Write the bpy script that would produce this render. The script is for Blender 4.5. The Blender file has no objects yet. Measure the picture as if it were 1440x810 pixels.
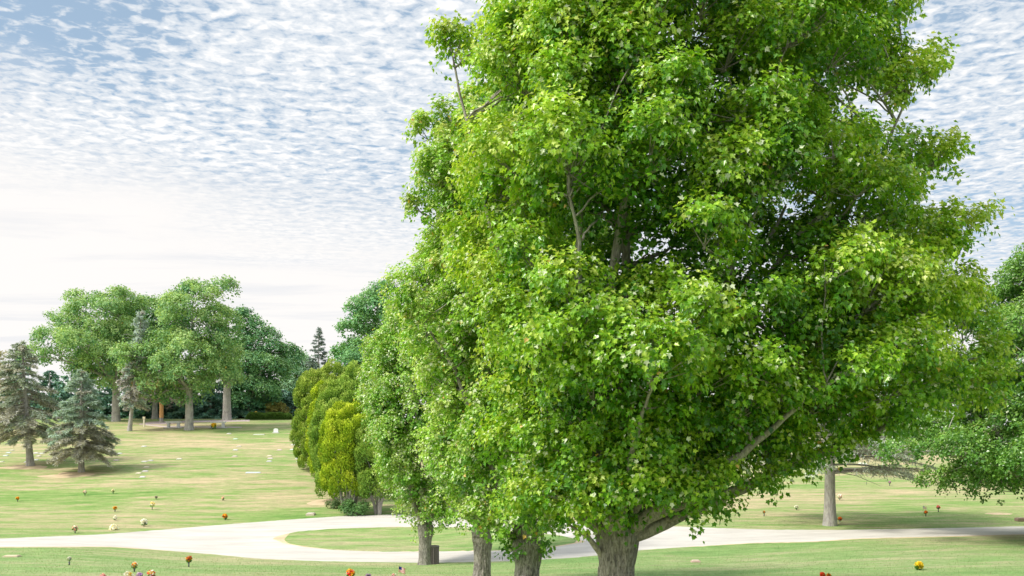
import bpy, math, random
import numpy as np
F = 1300.0; PX0 = 720.0; HR = 640.0          # focal length in photo pixels, optical axis column, eye-level row
sc = bpy.context.scene
col = sc.collection
R = math.radians

# ------------------------------------------------------------------ scene graph helpers
def tag(o, label=None, cat=None, group=None, kind=None):
    if label: o['label'] = label
    if cat: o['category'] = cat
    if group: o['group'] = group
    if kind: o['kind'] = kind
    return o

def empty(name, loc, label=None, cat=None, group=None, rz=0):
    o = bpy.data.objects.new(name, None); col.objects.link(o)
    o.empty_display_size = .3
    o.location = loc; o.rotation_euler = (0, 0, rz)
    return tag(o, label, cat, group)

class MB:
    """collects vertices / polygons / colours and builds ONE mesh"""
    def __init__(s):
        s.v = []; s.n = 0; s.idx = []; s.tot = []; s.c = []
    def add(s, verts, faces, color=(1, 1, 1)):
        """verts (n,3), faces: int array (m,k); color (3,) or (m,3)"""
        verts = np.asarray(verts, dtype=np.float32); faces = np.asarray(faces, dtype=np.int64)
        s.v.append(verts); s.idx.append((faces + s.n).ravel()); s.tot.append(np.full(len(faces), faces.shape[1]))
        c = np.asarray(color, dtype=np.float32)
        if c.ndim == 1: c = np.tile(c, (len(faces), 1))
        s.c.append(c); s.n += len(verts)
    def build(s, name, mat, parent=None, smooth=False):
        V = np.concatenate(s.v); I = np.concatenate(s.idx).astype(np.int32); T = np.concatenate(s.tot).astype(np.int32); Cc = np.concatenate(s.c)
        me = bpy.data.meshes.new(name)
        me.vertices.add(len(V)); me.vertices.foreach_set('co', V.ravel())
        me.loops.add(len(I)); me.loops.foreach_set('vertex_index', I)
        me.polygons.add(len(T))
        st = np.concatenate([[0], np.cumsum(T)[:-1]]).astype(np.int32)
        me.polygons.foreach_set('loop_start', st)
        try: me.polygons.foreach_set('loop_total', T)
        except Exception: pass
        me.polygons.foreach_set('use_smooth', np.full(len(T), smooth))
        a = me.attributes.new('tint', 'FLOAT_COLOR', 'FACE')
        a.data.foreach_set('color', np.concatenate([Cc, np.ones((len(Cc), 1), np.float32)], 1).ravel())
        me.update(calc_edges=True)
        me.materials.append(mat)
        o = bpy.data.objects.new(name, me); col.objects.link(o)
        if parent is not None: o.parent = parent
        return o
    def box(s, c, size, color=(1, 1, 1), rz=0):
        x, y, z = [q / 2 for q in size]
        v = np.array([[-x,-y,-z],[x,-y,-z],[x,y,-z],[-x,y,-z],[-x,-y,z],[x,-y,z],[x,y,z],[-x,y,z]])
        ca, sa = math.cos(rz), math.sin(rz)
        v = v @ np.array([[ca, sa, 0], [-sa, ca, 0], [0, 0, 1]]) + np.array(c)
        s.add(v, [[0,3,2,1],[4,5,6,7],[0,1,5,4],[1,2,6,5],[2,3,7,6],[3,0,4,7]], color)
    def tube(s, pts, rad, sides=6, color=(1, 1, 1), ridge=None, cap=True):
        P = np.asarray(pts, float); n = len(P); rad = np.broadcast_to(np.asarray(rad, float), (n,))
        T = np.gradient(P, axis=0); T /= np.linalg.norm(T, axis=1)[:, None] + 1e-9
        ref = np.array([1., 0, 0]) if abs(T[0][0]) < .9 else np.array([0, 1., 0])
        N = ref - T * (T @ ref)[:, None]; N /= np.linalg.norm(N, axis=1)[:, None] + 1e-9
        B = np.cross(T, N)
        a = np.linspace(0, 2 * math.pi, sides, endpoint=False)
        rr = np.tile(rad[:, None], (1, sides))
        if ridge is not None: rr = rr * ridge(a[None, :], np.arange(n)[:, None])
        V = P[:, None, :] + rr[..., None] * (np.cos(a)[None, :, None] * N[:, None, :] + np.sin(a)[None, :, None] * B[:, None, :])
        V = V.reshape(-1, 3)
        i = np.arange(n - 1)[:, None] * sides; j = np.arange(sides)[None, :]; j2 = (j + 1) % sides
        Fq = np.stack([i + j, i + j2, i + sides + j2, i + sides + j], -1).reshape(-1, 4)
        s.add(V, Fq, color)
        if cap:
            s.idx.append(np.arange(sides) + s.n - sides); s.tot.append(np.array([sides])); s.c.append(np.asarray([color], np.float32).reshape(-1, 3)[:1])
    def lathe(s, prof, c=(0, 0, 0), sides=12, color=(1, 1, 1)):
        P = np.array([[0, 0, z] for r, z in prof]) + np.array(c)
        a = np.linspace(0, 2 * math.pi, sides, endpoint=False)
        V = np.array([[c[0] + r * math.cos(t), c[1] + r * math.sin(t), c[2] + z] for r, z in prof for t in a])
        n = len(prof); i = np.arange(n - 1)[:, None] * sides; j = np.arange(sides)[None, :]; j2 = (j + 1) % sides
        s.add(V, np.stack([i + j, i + j2, i + sides + j2, i + sides + j], -1).reshape(-1, 4), color)

# ------------------------------------------------------------------ materials
def newmat(name):
    m = bpy.data.materials.new(name); m.use_nodes = True
    nt = m.node_tree; nt.nodes.clear()
    return m, nt, nt.nodes, nt.links

def nd(N, t, **kw):
    n = N.new(t)
    for k, v in kw.items():
        if k in n.inputs: n.inputs[k].default_value = v
        else: setattr(n, k, v)
    return n

def leaf_mat(name, trans=.35, rough=.5, spec=.35, gain=1.0):
    m, nt, N, L = newmat(name)
    at = nd(N, 'ShaderNodeAttribute', attribute_name='tint')
    tc = nd(N, 'ShaderNodeNewGeometry')
    no = nd(N, 'ShaderNodeTexNoise', Scale=1.6, Detail=2.0); L.new(tc.outputs['Position'], no.inputs['Vector'])
    mr = nd(N, 'ShaderNodeMapRange'); mr.inputs['From Min'].default_value = .3; mr.inputs['From Max'].default_value = .7
    mr.inputs['To Min'].default_value = .82 * gain; mr.inputs['To Max'].default_value = 1.18 * gain
    L.new(no.outputs['Fac'], mr.inputs['Value'])
    mu = nd(N, 'ShaderNodeVectorMath', operation='SCALE'); L.new(at.outputs['Color'], mu.inputs[0]); L.new(mr.outputs[0], mu.inputs['Scale'])
    bs = nd(N, 'ShaderNodeBsdfPrincipled', Roughness=rough); bs.inputs['Specular IOR Level'].default_value = spec
    L.new(mu.outputs[0], bs.inputs['Base Color'])
    tr = nd(N, 'ShaderNodeBsdfTranslucent')
    m2 = nd(N, 'ShaderNodeVectorMath', operation='MULTIPLY'); m2.inputs[1].default_value = (1.25, 1.2, .55)
    L.new(mu.outputs[0], m2.inputs[0]); L.new(m2.outputs[0], tr.inputs['Color'])
    mx = nd(N, 'ShaderNodeMixShader'); mx.inputs[0].default_value = trans
    L.new(bs.outputs[0], mx.inputs[1]); L.new(tr.outputs[0], mx.inputs[2])
    out = nd(N, 'ShaderNodeOutputMaterial'); L.new(mx.outputs[0], out.inputs[0])
    return m

def bark_mat(name, dark, light, scale=1.0, bump=.6):
    m, nt, N, L = newmat(name)
    g = nd(N, 'ShaderNodeTexCoord')
    mp = nd(N, 'ShaderNodeMapping'); mp.inputs['Scale'].default_value = (14 * scale, 14 * scale, 3.0 * scale)
    L.new(g.outputs['Object'], mp.inputs[0])
    n1 = nd(N, 'ShaderNodeTexNoise', Scale=1.0, Detail=6.0, Roughness=.7, Distortion=.6); L.new(mp.outputs[0], n1.inputs['Vector'])
    n2 = nd(N, 'ShaderNodeTexNoise', Scale=2.2, Detail=4.0, Roughness=.6); L.new(g.outputs['Object'], n2.inputs['Vector'])
    cr = nd(N, 'ShaderNodeValToRGB'); e = cr.color_ramp.elements
    e[0].position = .42; e[0].color = (*dark, 1); e[1].position = .56; e[1].color = (*light, 1)
    L.new(n1.outputs['Fac'], cr.inputs[0])
    mix = nd(N, 'ShaderNodeMix', data_type='RGBA'); mix.inputs[0].default_value = .35
    c2 = nd(N, 'ShaderNodeValToRGB'); e = c2.color_ramp.elements
    e[0].position = .42; e[0].color = (*[q * .75 for q in light], 1); e[1].position = .6
    e[1].color = (light[0] * 1.15, light[1] * 1.2, light[2] * 1.0, 1)
    L.new(n2.outputs['Fac'], c2.inputs[0]); L.new(cr.outputs[0], mix.inputs[6]); L.new(c2.outputs[0], mix.inputs[7])
    mm = nd(N, 'ShaderNodeMix', data_type='RGBA', blend_type='MULTIPLY'); mm.inputs[0].default_value = 1
    at = nd(N, 'ShaderNodeAttribute', attribute_name='tint'); L.new(mix.outputs[2], mm.inputs[6]); L.new(at.outputs['Color'], mm.inputs[7])
    bp = nd(N, 'ShaderNodeBump', Strength=bump, Distance=.10); L.new(n1.outputs['Fac'], bp.inputs['Height'])
    bs = nd(N, 'ShaderNodeBsdfPrincipled', Roughness=.9); bs.inputs['Specular IOR Level'].default_value = .15
    L.new(mm.outputs[2], bs.inputs['Base Color']); L.new(bp.outputs[0], bs.inputs['Normal'])
    out = nd(N, 'ShaderNodeOutputMaterial'); L.new(bs.outputs[0], out.inputs[0])
    return m

def tint_mat(name, rough=.7, noise=.12, nscale=20):
    m, nt, N, L = newmat(name)
    at = nd(N, 'ShaderNodeAttribute', attribute_name='tint')
    g = nd(N, 'ShaderNodeTexCoord')
    no = nd(N, 'ShaderNodeTexNoise', Scale=float(nscale), Detail=4.0); L.new(g.outputs['Object'], no.inputs['Vector'])
    mr = nd(N, 'ShaderNodeMapRange'); mr.inputs['To Min'].default_value = 1 - 2 * noise; mr.inputs['To Max'].default_value = 1 + 2 * noise
    L.new(no.outputs['Fac'], mr.inputs['Value'])
    mu = nd(N, 'ShaderNodeVectorMath', operation='SCALE'); L.new(at.outputs['Color'], mu.inputs[0]); L.new(mr.outputs[0], mu.inputs['Scale'])
    bs = nd(N, 'ShaderNodeBsdfPrincipled', Roughness=rough); L.new(mu.outputs[0], bs.inputs['Base Color'])
    out = nd(N, 'ShaderNodeOutputMaterial'); L.new(bs.outputs[0], out.inputs[0])
    return m

def ramp(N, pts):
    cr = N.new('ShaderNodeValToRGB'); e = cr.color_ramp.elements
    while len(e) < len(pts): e.new(.5)
    for k, (p, c) in enumerate(pts): e[k].position = p; e[k].color = (*c, 1)
    return cr

def grass_mat(name='lawn'):
    m, nt, N, L = newmat(name)
    g = nd(N, 'ShaderNodeNewGeometry')
    def noise(sx, sy, sz, detail=4.0, rough=.55, dist=0.0, off=0):
        mp = nd(N, 'ShaderNodeMapping'); mp.inputs['Scale'].default_value = (sx, sy, sz); mp.inputs['Rotation'].default_value = (0, 0, R(5)); mp.inputs['Location'].default_value = (off, off * .7, 0)
        L.new(g.outputs['Position'], mp.inputs[0])
        n = nd(N, 'ShaderNodeTexNoise', Scale=1.0, Detail=detail, Roughness=rough, Distortion=dist); L.new(mp.outputs[0], n.inputs['Vector'])
        return n.outputs['Fac']
    big = noise(.05, .11, .05, 3.0, .5, .3)
    mid = noise(.22, 1.0, .3, 7.0, .70, .25, 7)
    fin = noise(1.2, 3.2, 1.2, 6.0, .75, 0, 3)
    blade = noise(9, 14, 9, 3.0, .8, 0, 1)
    add = nd(N, 'ShaderNodeMath', operation='MULTIPLY_ADD'); L.new(mid, add.inputs[0]); add.inputs[1].default_value = 1.25; 
    b2 = nd(N, 'ShaderNodeMath', operation='MULTIPLY_ADD'); L.new(big, b2.inputs[0]); b2.inputs[1].default_value = .75; b2.inputs[2].default_value = -.50
    L.new(b2.outputs[0], add.inputs[2])
    add2 = nd(N, 'ShaderNodeMath', operation='MULTIPLY_ADD'); L.new(fin, add2.inputs[0]); add2.inputs[1].default_value = .34; L.new(add.outputs[0], add2.inputs[2])
    # drier with distance up the hill (the far slope is tan), greener near the drive
    sp = nd(N, 'ShaderNodeSeparateXYZ'); L.new(g.outputs['Position'], sp.inputs[0])
    dry = nd(N, 'ShaderNodeMapRange'); dry.inputs['From Min'].default_value = 50; dry.inputs['From Max'].default_value = 105
    dry.inputs['To Min'].default_value = -.06; dry.inputs['To Max'].default_value = .0; L.new(sp.outputs['Y'], dry.inputs['Value'])
    ad3 = nd(N, 'ShaderNodeMath', operation='ADD'); L.new(add2.outputs[0], ad3.inputs[0]); L.new(dry.outputs[0], ad3.inputs[1])
    cr = ramp(N, [(.30, (.10, .22, .045)), (.44, (.175, .29, .075)), (.58, (.255, .33, .11)), (.70, (.36, .345, .17)), (.85, (.50, .40, .24))])
    L.new(ad3.outputs[0], cr.inputs[0])
    # paler frosty green in the foreground
    near = nd(N, 'ShaderNodeMapRange'); near.inputs['From Min'].default_value = 42; near.inputs['From Max'].default_value = 62
    near.inputs['To Min'].default_value = .38; near.inputs['To Max'].default_value = 0; L.new(sp.outputs['Y'], near.inputs['Value'])
    mx = nd(N, 'ShaderNodeMix', data_type='RGBA'); L.new(near.outputs[0], mx.inputs[0]); L.new(cr.outputs[0], mx.inputs[6]); mx.inputs[7].default_value = (.225, .345, .15, 1)
    br = nd(N, 'ShaderNodeMapRange'); br.inputs['From Min'].default_value = .25; br.inputs['From Max'].default_value = .75; br.inputs['To Min'].default_value = .72; br.inputs['To Max'].default_value = 1.28
    L.new(blade, br.inputs['Value'])
    fi = nd(N, 'ShaderNodeMapRange'); fi.inputs['From Min'].default_value = .3; fi.inputs['From Max'].default_value = .7; fi.inputs['To Min'].default_value = .74; fi.inputs['To Max'].default_value = 1.22
    L.new(noise(1.1, 5.0, 1.5, 6.0, .75, .2, 13), fi.inputs['Value'])
    sc1 = nd(N, 'ShaderNodeVectorMath', operation='SCALE'); L.new(mx.outputs[2], sc1.inputs[0]); L.new(br.outputs[0], sc1.inputs['Scale'])
    sc2 = nd(N, 'ShaderNodeVectorMath', operation='SCALE'); L.new(sc1.outputs[0], sc2.inputs[0]); L.new(fi.outputs[0], sc2.inputs['Scale'])
    at = nd(N, 'ShaderNodeAttribute', attribute_name='tint')
    mt = nd(N, 'ShaderNodeVectorMath', operation='MULTIPLY'); L.new(sc2.outputs[0], mt.inputs[0]); L.new(at.outputs['Color'], mt.inputs[1])
    bp = nd(N, 'ShaderNodeBump', Strength=.5, Distance=.06); L.new(blade, bp.inputs['Height'])
    bs = nd(N, 'ShaderNodeBsdfPrincipled', Roughness=.95); bs.inputs['Specular IOR Level'].default_value = .1
    L.new(mt.outputs[0], bs.inputs['Base Color']); L.new(bp.outputs[0], bs.inputs['Normal'])
    out = nd(N, 'ShaderNodeOutputMaterial'); L.new(bs.outputs[0], out.inputs[0])
    return m

def noise_mat(name, c1, c2, scale=1.0, bump=.2, stretch=(1, 1, 1), rough=.9):
    m, nt, N, L = newmat(name)
    g = nd(N, 'ShaderNodeNewGeometry')
    mp = nd(N, 'ShaderNodeMapping'); mp.inputs['Scale'].default_value = stretch; L.new(g.outputs['Position'], mp.inputs[0])
    n1 = nd(N, 'ShaderNodeTexNoise', Scale=scale, Detail=8.0, Roughness=.65); L.new(mp.outputs[0], n1.inputs['Vector'])
    n2 = nd(N, 'ShaderNodeTexNoise', Scale=40.0, Detail=3.0, Roughness=.7); L.new(g.outputs['Position'], n2.inputs['Vector'])
    cr = ramp(N, [(.35, c1), (.65, c2)]); L.new(n1.outputs['Fac'], cr.inputs[0])
    mr = nd(N, 'ShaderNodeMapRange'); mr.inputs['From Min'].default_value = .3; mr.inputs['From Max'].default_value = .7; mr.inputs['To Min'].default_value = .88; mr.inputs['To Max'].default_value = 1.1
    L.new(n2.outputs['Fac'], mr.inputs['Value'])
    s = nd(N, 'ShaderNodeVectorMath', operation='SCALE'); L.new(cr.outputs[0], s.inputs[0]); L.new(mr.outputs[0], s.inputs['Scale'])
    bp = nd(N, 'ShaderNodeBump', Strength=bump, Distance=.02); L.new(n2.outputs['Fac'], bp.inputs['Height'])
    bs = nd(N, 'ShaderNodeBsdfPrincipled', Roughness=rough); bs.inputs['Specular IOR Level'].default_value = .2
    L.new(s.outputs[0], bs.inputs['Base Color']); L.new(bp.outputs[0], bs.inputs['Normal'])
    out = nd(N, 'ShaderNodeOutputMaterial'); L.new(bs.outputs[0], out.inputs[0])
    return m

M_LEAF = leaf_mat('maple_leaf', .36, .33, .6)
M_FAR = leaf_mat('oak_leaf', .3, .6, .3)
M_NEEDLE = leaf_mat('needle', .15, .7, .25)
M_BARK = bark_mat('maple_bark', (.07, .06, .05), (.42, .39, .35), 1.7, 1.0)
M_LIMB = bark_mat('limb_bark', (.13, .115, .10), (.38, .35, .31), 1.2, .4)
M_GREY = bark_mat('grey_bark', (.22, .20, .19), (.42, .39, .37), .7, .3)
M_TWIG = bark_mat('dry_twig', (.20, .175, .165), (.40, .37, .35), 1.5, .1)
M_GRASS = grass_mat()
M_ROAD = noise_mat('pale_drive', (.47, .435, .385), (.60, .565, .505), .45, .25, (.6, 3, 1))
M_PATH = noise_mat('hill_path', (.44, .35, .34), (.54, .44, .43), .6, .1)
M_SOIL = noise_mat('dry_soil', (.50, .38, .24), (.62, .49, .31), 1.2, .4)
M_STONE = tint_mat('stone', .8, .12, 30)
M_PETAL = leaf_mat('petal', .3, .6, .2, 1.15)
M_PAINT = tint_mat('paint', .5, .06, 12)
M_WOOD = tint_mat('weathered_wood', .8, .2, 14)

# ------------------------------------------------------------------ terrain
YK = np.array([36, 46, 50, 55, 60, 66, 75, 88, 105, 122, 140.])
PK = np.array([50, 320, 560, 920, 1440.])
ROWS = np.array([
 [808, 777, 768, 757, 743, 728, 703, 663, 626, 600, 589],
 [812, 790, 780, 763, 744, 729, 700, 661, 625, 600, 589],
 [815, 795, 782, 762, 740, 723, 698, 661, 625, 600, 589],
 [816, 782, 765, 741, 728, 714, 695, 668, 640, 622, 606],
 [806, 765, 752, 741, 727, 712, 692, 668, 640, 620, 604.]])
ZK = (HR - ROWS) * YK[None, :] / F
YALL = np.concatenate([[-30, 0, 21], YK, [155, 180, 260, 600, 4000]])
ZALL = np.stack([np.concatenate([[.4, -1.75, -3.5], z, [z[-1] + .3, z[-1] - 1.2, -2, -4, -4]]) for z in ZK])
def _slopes(x, y):
    d = np.diff(y) / np.diff(x); m = np.zeros_like(y); m[0] = d[0]; m[-1] = d[-1]
    h = np.diff(x)
    for i in range(1, len(x) - 1):
        m[i] = (d[i - 1] * h[i] + d[i] * h[i - 1]) / (h[i] + h[i - 1])
    return m
SL = np.stack([_slopes(YALL, z) for z in ZALL])
def ground(X, Y):
    X = np.asarray(X, float); Y = np.asarray(Y, float); X, Y = np.broadcast_arrays(X, Y)
    px = np.clip(PX0 + F * X / np.maximum(Y, 12), PK[0], PK[-1])
    k = np.clip(np.searchsorted(PK, px) - 1, 0, len(PK) - 2); t = (px - PK[k]) / (PK[k + 1] - PK[k]); t = t * t * (3 - 2 * t)
    Yc = np.clip(Y, YALL[0], YALL[-1]); i = np.clip(np.searchsorted(YALL, Yc) - 1, 0, len(YALL) - 2)
    h = YALL[i + 1] - YALL[i]; s = (Yc - YALL[i]) / h
    def her(k):
        z0 = ZALL[k, i]; z1 = ZALL[k, i + 1]; m0 = SL[k, i] * h; m1 = SL[k, i + 1] * h
        return (2*s**3 - 3*s**2 + 1) * z0 + (s**3 - 2*s**2 + s) * m0 + (-2*s**3 + 3*s**2) * z1 + (s**3 - s**2) * m1
    return her(k) * (1 - t) + her(k + 1) * t
YS = np.linspace(30, 139, 2200)
def at(px, row):
    """where the ground seen at that place of the photograph lies"""
    u = (px - PX0) / F
    rows = HR - F * ground(u * YS, YS) / YS
    j = int(np.argmin(np.abs(rows - row))); Y = YS[j]
    return np.array([u * Y, Y, float(ground(u * Y, Y))])
def base(px, Y):
    X = (px - PX0) / F * Y
    return np.array([X, Y, float(ground(X, Y))])

def grid_mesh(name, V2, mat, tint=None):
    """V2: (a,b,3) lattice"""
    a, b, _ = V2.shape; mb = MB()
    i = np.arange(a - 1)[:, None] * b; j = np.arange(b - 1)[None, :]
    Fq = np.stack([i + j, i + b + j, i + b + j + 1, i + j + 1], -1).reshape(-1, 4)
    mb.add(V2.reshape(-1, 3), Fq, (1, 1, 1) if tint is None else tint)
    return mb.build(name, mat, smooth=True)

xs = np.concatenate([[-4000, -1500, -600, -300, -180], np.arange(-120, -45, 3.), np.arange(-45, 45, .6), np.arange(45, 121, 3.), [180, 300, 600, 1500, 4000]])
ys = np.concatenate([np.arange(-30, 30, 2.), np.arange(30, 72, .5), np.arange(72, 145, 1.2), np.arange(145, 260, 6.), [300, 400, 600, 1000, 2000, 4000]])
GX, GY = np.meshgrid(xs, ys, indexing='ij')
GZ = ground(GX, GY)
tag(grid_mesh('ground', np.stack([GX, GY, GZ], -1), M_GRASS), kind='structure', label='mown cemetery lawn rolling down to the drive and up the hill')

def strip(name, pxs, lo, hi, n, mat, dz, label, wob=0):
    """sheet draped on the ground between two edges surveyed along the columns pxs"""
    rng = np.random.default_rng(5)
    out = []
    for k, p in enumerate(pxs):
        A = at(p, lo[k]); B = at(p, hi[k])
        w = rng.normal(0, wob, 2)
        A[1] += w[0]; B[1] += w[1]
        t = np.linspace(0, 1, n)[:, None]
        P = A * (1 - t) + B * t
        P[:, 0] = (p - PX0) / F * P[:, 1]
        P[:, 2] = ground(P[:, 0], P[:, 1]) + dz
        P[0, 2] -= dz + .02; P[-1, 2] -= dz + .02
        out.append(P)
    o = grid_mesh(name, np.array(out), mat)
    return tag(o, label, kind='structure')

lo_p = [(-300, 771), (0, 769.5), (150, 769), (200, 772), (300, 780), (360, 786), (450, 790), (600, 792.5), (720, 790), (800, 785.5), (860, 780), (900, 774), (960, 770), (1060, 764), (1150, 762), (1200, 758), (1300, 755.5), (1440, 752), (1700, 748)]
hi_p = [(-300, 763), (0, 757.5), (150, 751), (280, 740), (400, 730.5), (480, 725), (560, 722.5), (640, 724), (760, 730), (860, 736), (915, 738.5), (1020, 743), (1100, 745), (1190, 745.4), (1300, 743.4), (1440, 740.3), (1700, 738)]
PX = np.arange(-300, 1701, 7.)
LO = np.interp(PX, *zip(*lo_p)); HI = np.interp(PX, *zip(*hi_p))
ker = np.hanning(9); ker /= ker.sum()
LO = np.convolve(np.pad(LO, 4, 'edge'), ker, 'valid'); HI = np.convolve(np.pad(HI, 4, 'edge'), ker, 'valid')
# dry verge along the drive, then the drive itself, then the island
strip('verge', PX, LO + 1.1, HI - .7, 14, M_SOIL, .012, 'narrow dry tan verge along the pale drive', .05)
strip('drive', PX, LO, HI, 26, M_ROAD, .03, 'pale sunlit cemetery drive forking round a grass island', .03)
it = [(384, 758), (392, 753.5), (416, 747), (465, 742.3), (557, 739.3), (640, 740), (720, 745), (790, 753), (822, 762)]
ib = [(384, 759), (392, 762.5), (398, 765.5), (427, 771.3), (469, 776), (532, 778.6), (600, 778.6), (700, 777), (780, 771), (822, 763)]
PI_ = np.concatenate([[384, 386, 389, 393, 398, 404, 410], np.arange(418, 806, 7.), [810, 815, 819, 822]])
IT = np.interp(PI_, *zip(*it)); IB = np.interp(PI_, *zip(*ib))
strip('island_verge', PI_, IB, IT, 14, M_SOIL, .045, 'dry tan rim round the grass island')
PJ = np.concatenate([[400, 403, 407, 412], np.arange(420, 806, 7.), [808, 811]])
JT = np.interp(PJ, *zip(*it)) + 1.0; JB = np.interp(PJ, *zip(*ib)) - 1.0
JT[0] = 759; JB[0] = 760; JT[1] = 755.5; JB[1]= 764; JT[-1] = 760; JB[-1] = 761
strip('grass_island', PJ, JB, JT, 18, M_GRASS, .065, 'green almond shaped grass island inside the fork of the drive', .04)
# hilltop paths
q = np.arange(196, 352, 5.)
strip('hill_path', q, np.interp(q, [196, 230, 262, 351], [597.2, 597.0, 594.2, 592.6]), np.interp(q, [196, 215, 351], [596.4, 592.4, 590.2]), 6, M_PATH, .05, 'pinkish path crossing the hilltop behind the oaks')
q = np.arange(205, 345, 5.)
strip('hill_path_branch', q, np.interp(q, [205, 230, 340], [598.0, 600.6, 601.6]), np.interp(q, [205, 230, 340], [597.4, 599.0, 600.6]), 4, M_PATH, .07, 'thin path branch in front of the hilltop oaks')
# bare soil rings under the spruces
def soil_patch(px, row, rx, ry, label):
    c = at(px, row); rng = np.random.default_rng(int(px)); V = []
    ph = np.linspace(0, 2 * math.pi, 41)
    w = 1 + .22 * np.interp(ph, np.linspace(0, 2 * math.pi, 10), np.r_[rng.normal(0, 1, 9), 0])
    w[-1] = w[0]
    for r in np.linspace(0.02, 1, 7):
        X = c[0] + rx * r * w * np.cos(ph); Y = c[1] + ry * r * w * np.sin(ph)
        V.append(np.stack([X, Y, ground(X, Y) + (.03 if r < 1 else -.01)], -1))
    tag(grid_mesh('bare_soil', np.array(V)[:, ::-1], M_SOIL), label, kind='structure')
soil_patch(99, 668, 2.3, 1.6, 'bare tan soil patch in front of the spruce trunk')
soil_patch(33, 656.5, 2.3, 1.3, 'bare tan soil patch under the leftmost spruce')
soil_patch(468, 706, 1.9, 1.6, 'bare tan soil beside the arborvitae stems')
soil_patch(1406, 722.5, .8, .5, 'small bare patch in the lawn on the right')

# ------------------------------------------------------------------ leaves
LEAF5_V = np.array([[0,0,0],[.36,.0,.14],[.30,.24,.10],[.54,.56,.16],[.25,.60,.06],[0,1.05,-.18],[-.25,.60,.06],[-.54,.56,.16],[-.30,.24,.10],[-.36,.0,.14]])
LEAF5_F = np.array([[0,1,2,3,4,5],[0,5,6,7,8,9]])
LEAF2_V = np.array([[0,0,0],[.42,.42,.12],[0,1,-.05],[-.42,.42,.12]])
LEAF2_F = np.array([[0,1,2],[0,2,3]])
CARD_V = np.array([[-.5,0,0],[.5,0,0],[.35,1,0],[-.35,1,0]]); CARD_F = np.array([[0,1,2,3]])

LF2 = (LEAF2_V, LEAF2_F)
def unit(a): return a / (np.linalg.norm(a, axis=-1, keepdims=True) + 1e-9)

def scatter(mb, pos, tip, nrm, size, shape, colors, width=1.0):
    Vt, Ft = shape
    tip = unit(tip); side = unit(np.cross(tip, nrm)); n = np.cross(side, tip)
    V = (Vt[None, :, 0, None] * side[:, None] * width + Vt[None, :, 1, None] * tip[:, None] + Vt[None, :, 2, None] * n[:, None]) * size[:, None, None] + pos[:, None]
    k = len(Vt); Fi = (Ft[None] + (np.arange(len(pos)) * k)[:, None, None]).reshape(-1, Ft.shape[1])
    mb.add(V.reshape(-1, 3), Fi, np.repeat(colors, len(Ft), 0))

def palette(rng, n, cols, base_t, pale=0, palec=(.64, .70, .48), orange=0):
    """colours along a ramp, base_t 0..1"""
    cols = np.array(cols); t = np.clip(base_t, 0, .9999) * (len(cols) - 1); i = t.astype(int); f = (t - i)[:, None]
    c = cols[i] * (1 - f) + cols[i + 1] * f
    c = c * (1 + rng.normal(0, .10, (n, 1)))
    m = rng.random(n) < pale; c[m] = np.array(palec) * (1 + rng.normal(0, .08, (m.sum(), 1)))  # pale leaves: silvery undersides, and glare specks put into the colour
    m = rng.random(n) < orange; c[m] = np.array((.62, .42, .10))
    return np.clip(c, .005, .9)

def foliage(mb, rng, C, Rad, dens, nspr, nleaf, size, L, shape, cols, centre, pale=0, orange=0, droop=.5, tshift=None, fill=.25, vs=.8, stretch=0):
    """C (k,3) lobe centres, Rad (k,) radii; sprigs on each lobe's outer side, leaves along each sprig"""
    cnt = rng.poisson(nspr * dens * (Rad / Rad.mean()) ** 2)
    idx = np.repeat(np.arange(len(C)), cnt); n = len(idx)
    out = unit((C - centre) * np.array([1, 1, .6]))
    d = unit(rng.normal(0, 1, (n, 3)) + out[idx] * .75 + np.array([0, 0, .75]))
    u = np.where(rng.random(n) < fill, rng.uniform(.3, .85, n), rng.uniform(.82, 1.12, n))
    sq = np.stack([np.full(n, 1.12), np.full(n, 1.12), np.where(d[:, 2] > 0, vs, vs * .6)], -1)
    P = C[idx] + d * (Rad[idx] * u)[:, None] * sq
    if stretch:
        a_ = unit(out * .8 + np.array([0, 0, .55]) + rng.normal(0, .22, out.shape))[idx]; o_ = P - C[idx]
        P = C[idx] + o_ * .80 + a_ * ((o_ * a_).sum(1) * stretch)[:, None]
    ax = unit(d * .8 + out[idx] * .35 + np.array([0, 0, .15]) + rng.normal(0, .45, (n, 3)))
    srnd = rng.random(n); lrnd = rng.random(len(C))
    j = np.repeat(np.arange(n), nleaf); N = len(j)
    t = rng.random(N)
    perp = unit(np.cross(ax[j], rng.normal(0, 1, (N, 3))))
    ln = L * rng.uniform(.6, 1.3, N)
    pos = P[j] + ax[j] * (t * ln)[:, None] + perp * (rng.random(N) ** .7 * L * .34)[:, None]
    pos[:, 2] -= (t ** 2) * L * .18
    tip = perp * .8 + ax[j] * .5 + np.array([0, 0, -droop]) + rng.normal(0, .25, (N, 3))
    nrm = unit(np.array([0, 0, .55]) + d[j] * 1.0 + rng.normal(0, .38, (N, 3)))
    sz = size * rng.uniform(.65, 1.25, N)
    bt = .40 * srnd[j] + .22 * lrnd[idx[j]] + .30 * rng.random(N) + .16 * (np.clip(d[j, 2], -.5, 1) + (u[j] - .85)) - .02  # upper and outer sprigs lighter, lower ones darker: light painted into leaf colour
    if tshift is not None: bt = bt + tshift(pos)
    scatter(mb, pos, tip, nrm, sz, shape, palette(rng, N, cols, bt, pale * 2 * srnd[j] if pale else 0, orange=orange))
    return P, idx

def bez(a, b, c, n):
    t = np.linspace(0, 1, n)[:, None]
    return (1 - t) ** 2 * a + 2 * t * (1 - t) * b + t ** 2 * c

def wiggle(rng, P, amt):
    n = len(P); w = np.cumsum(rng.normal(0, 1, (n, 3)), 0); w -= np.linspace(0, 1, n)[:, None] * w[-1]
    return P + w * amt

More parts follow.
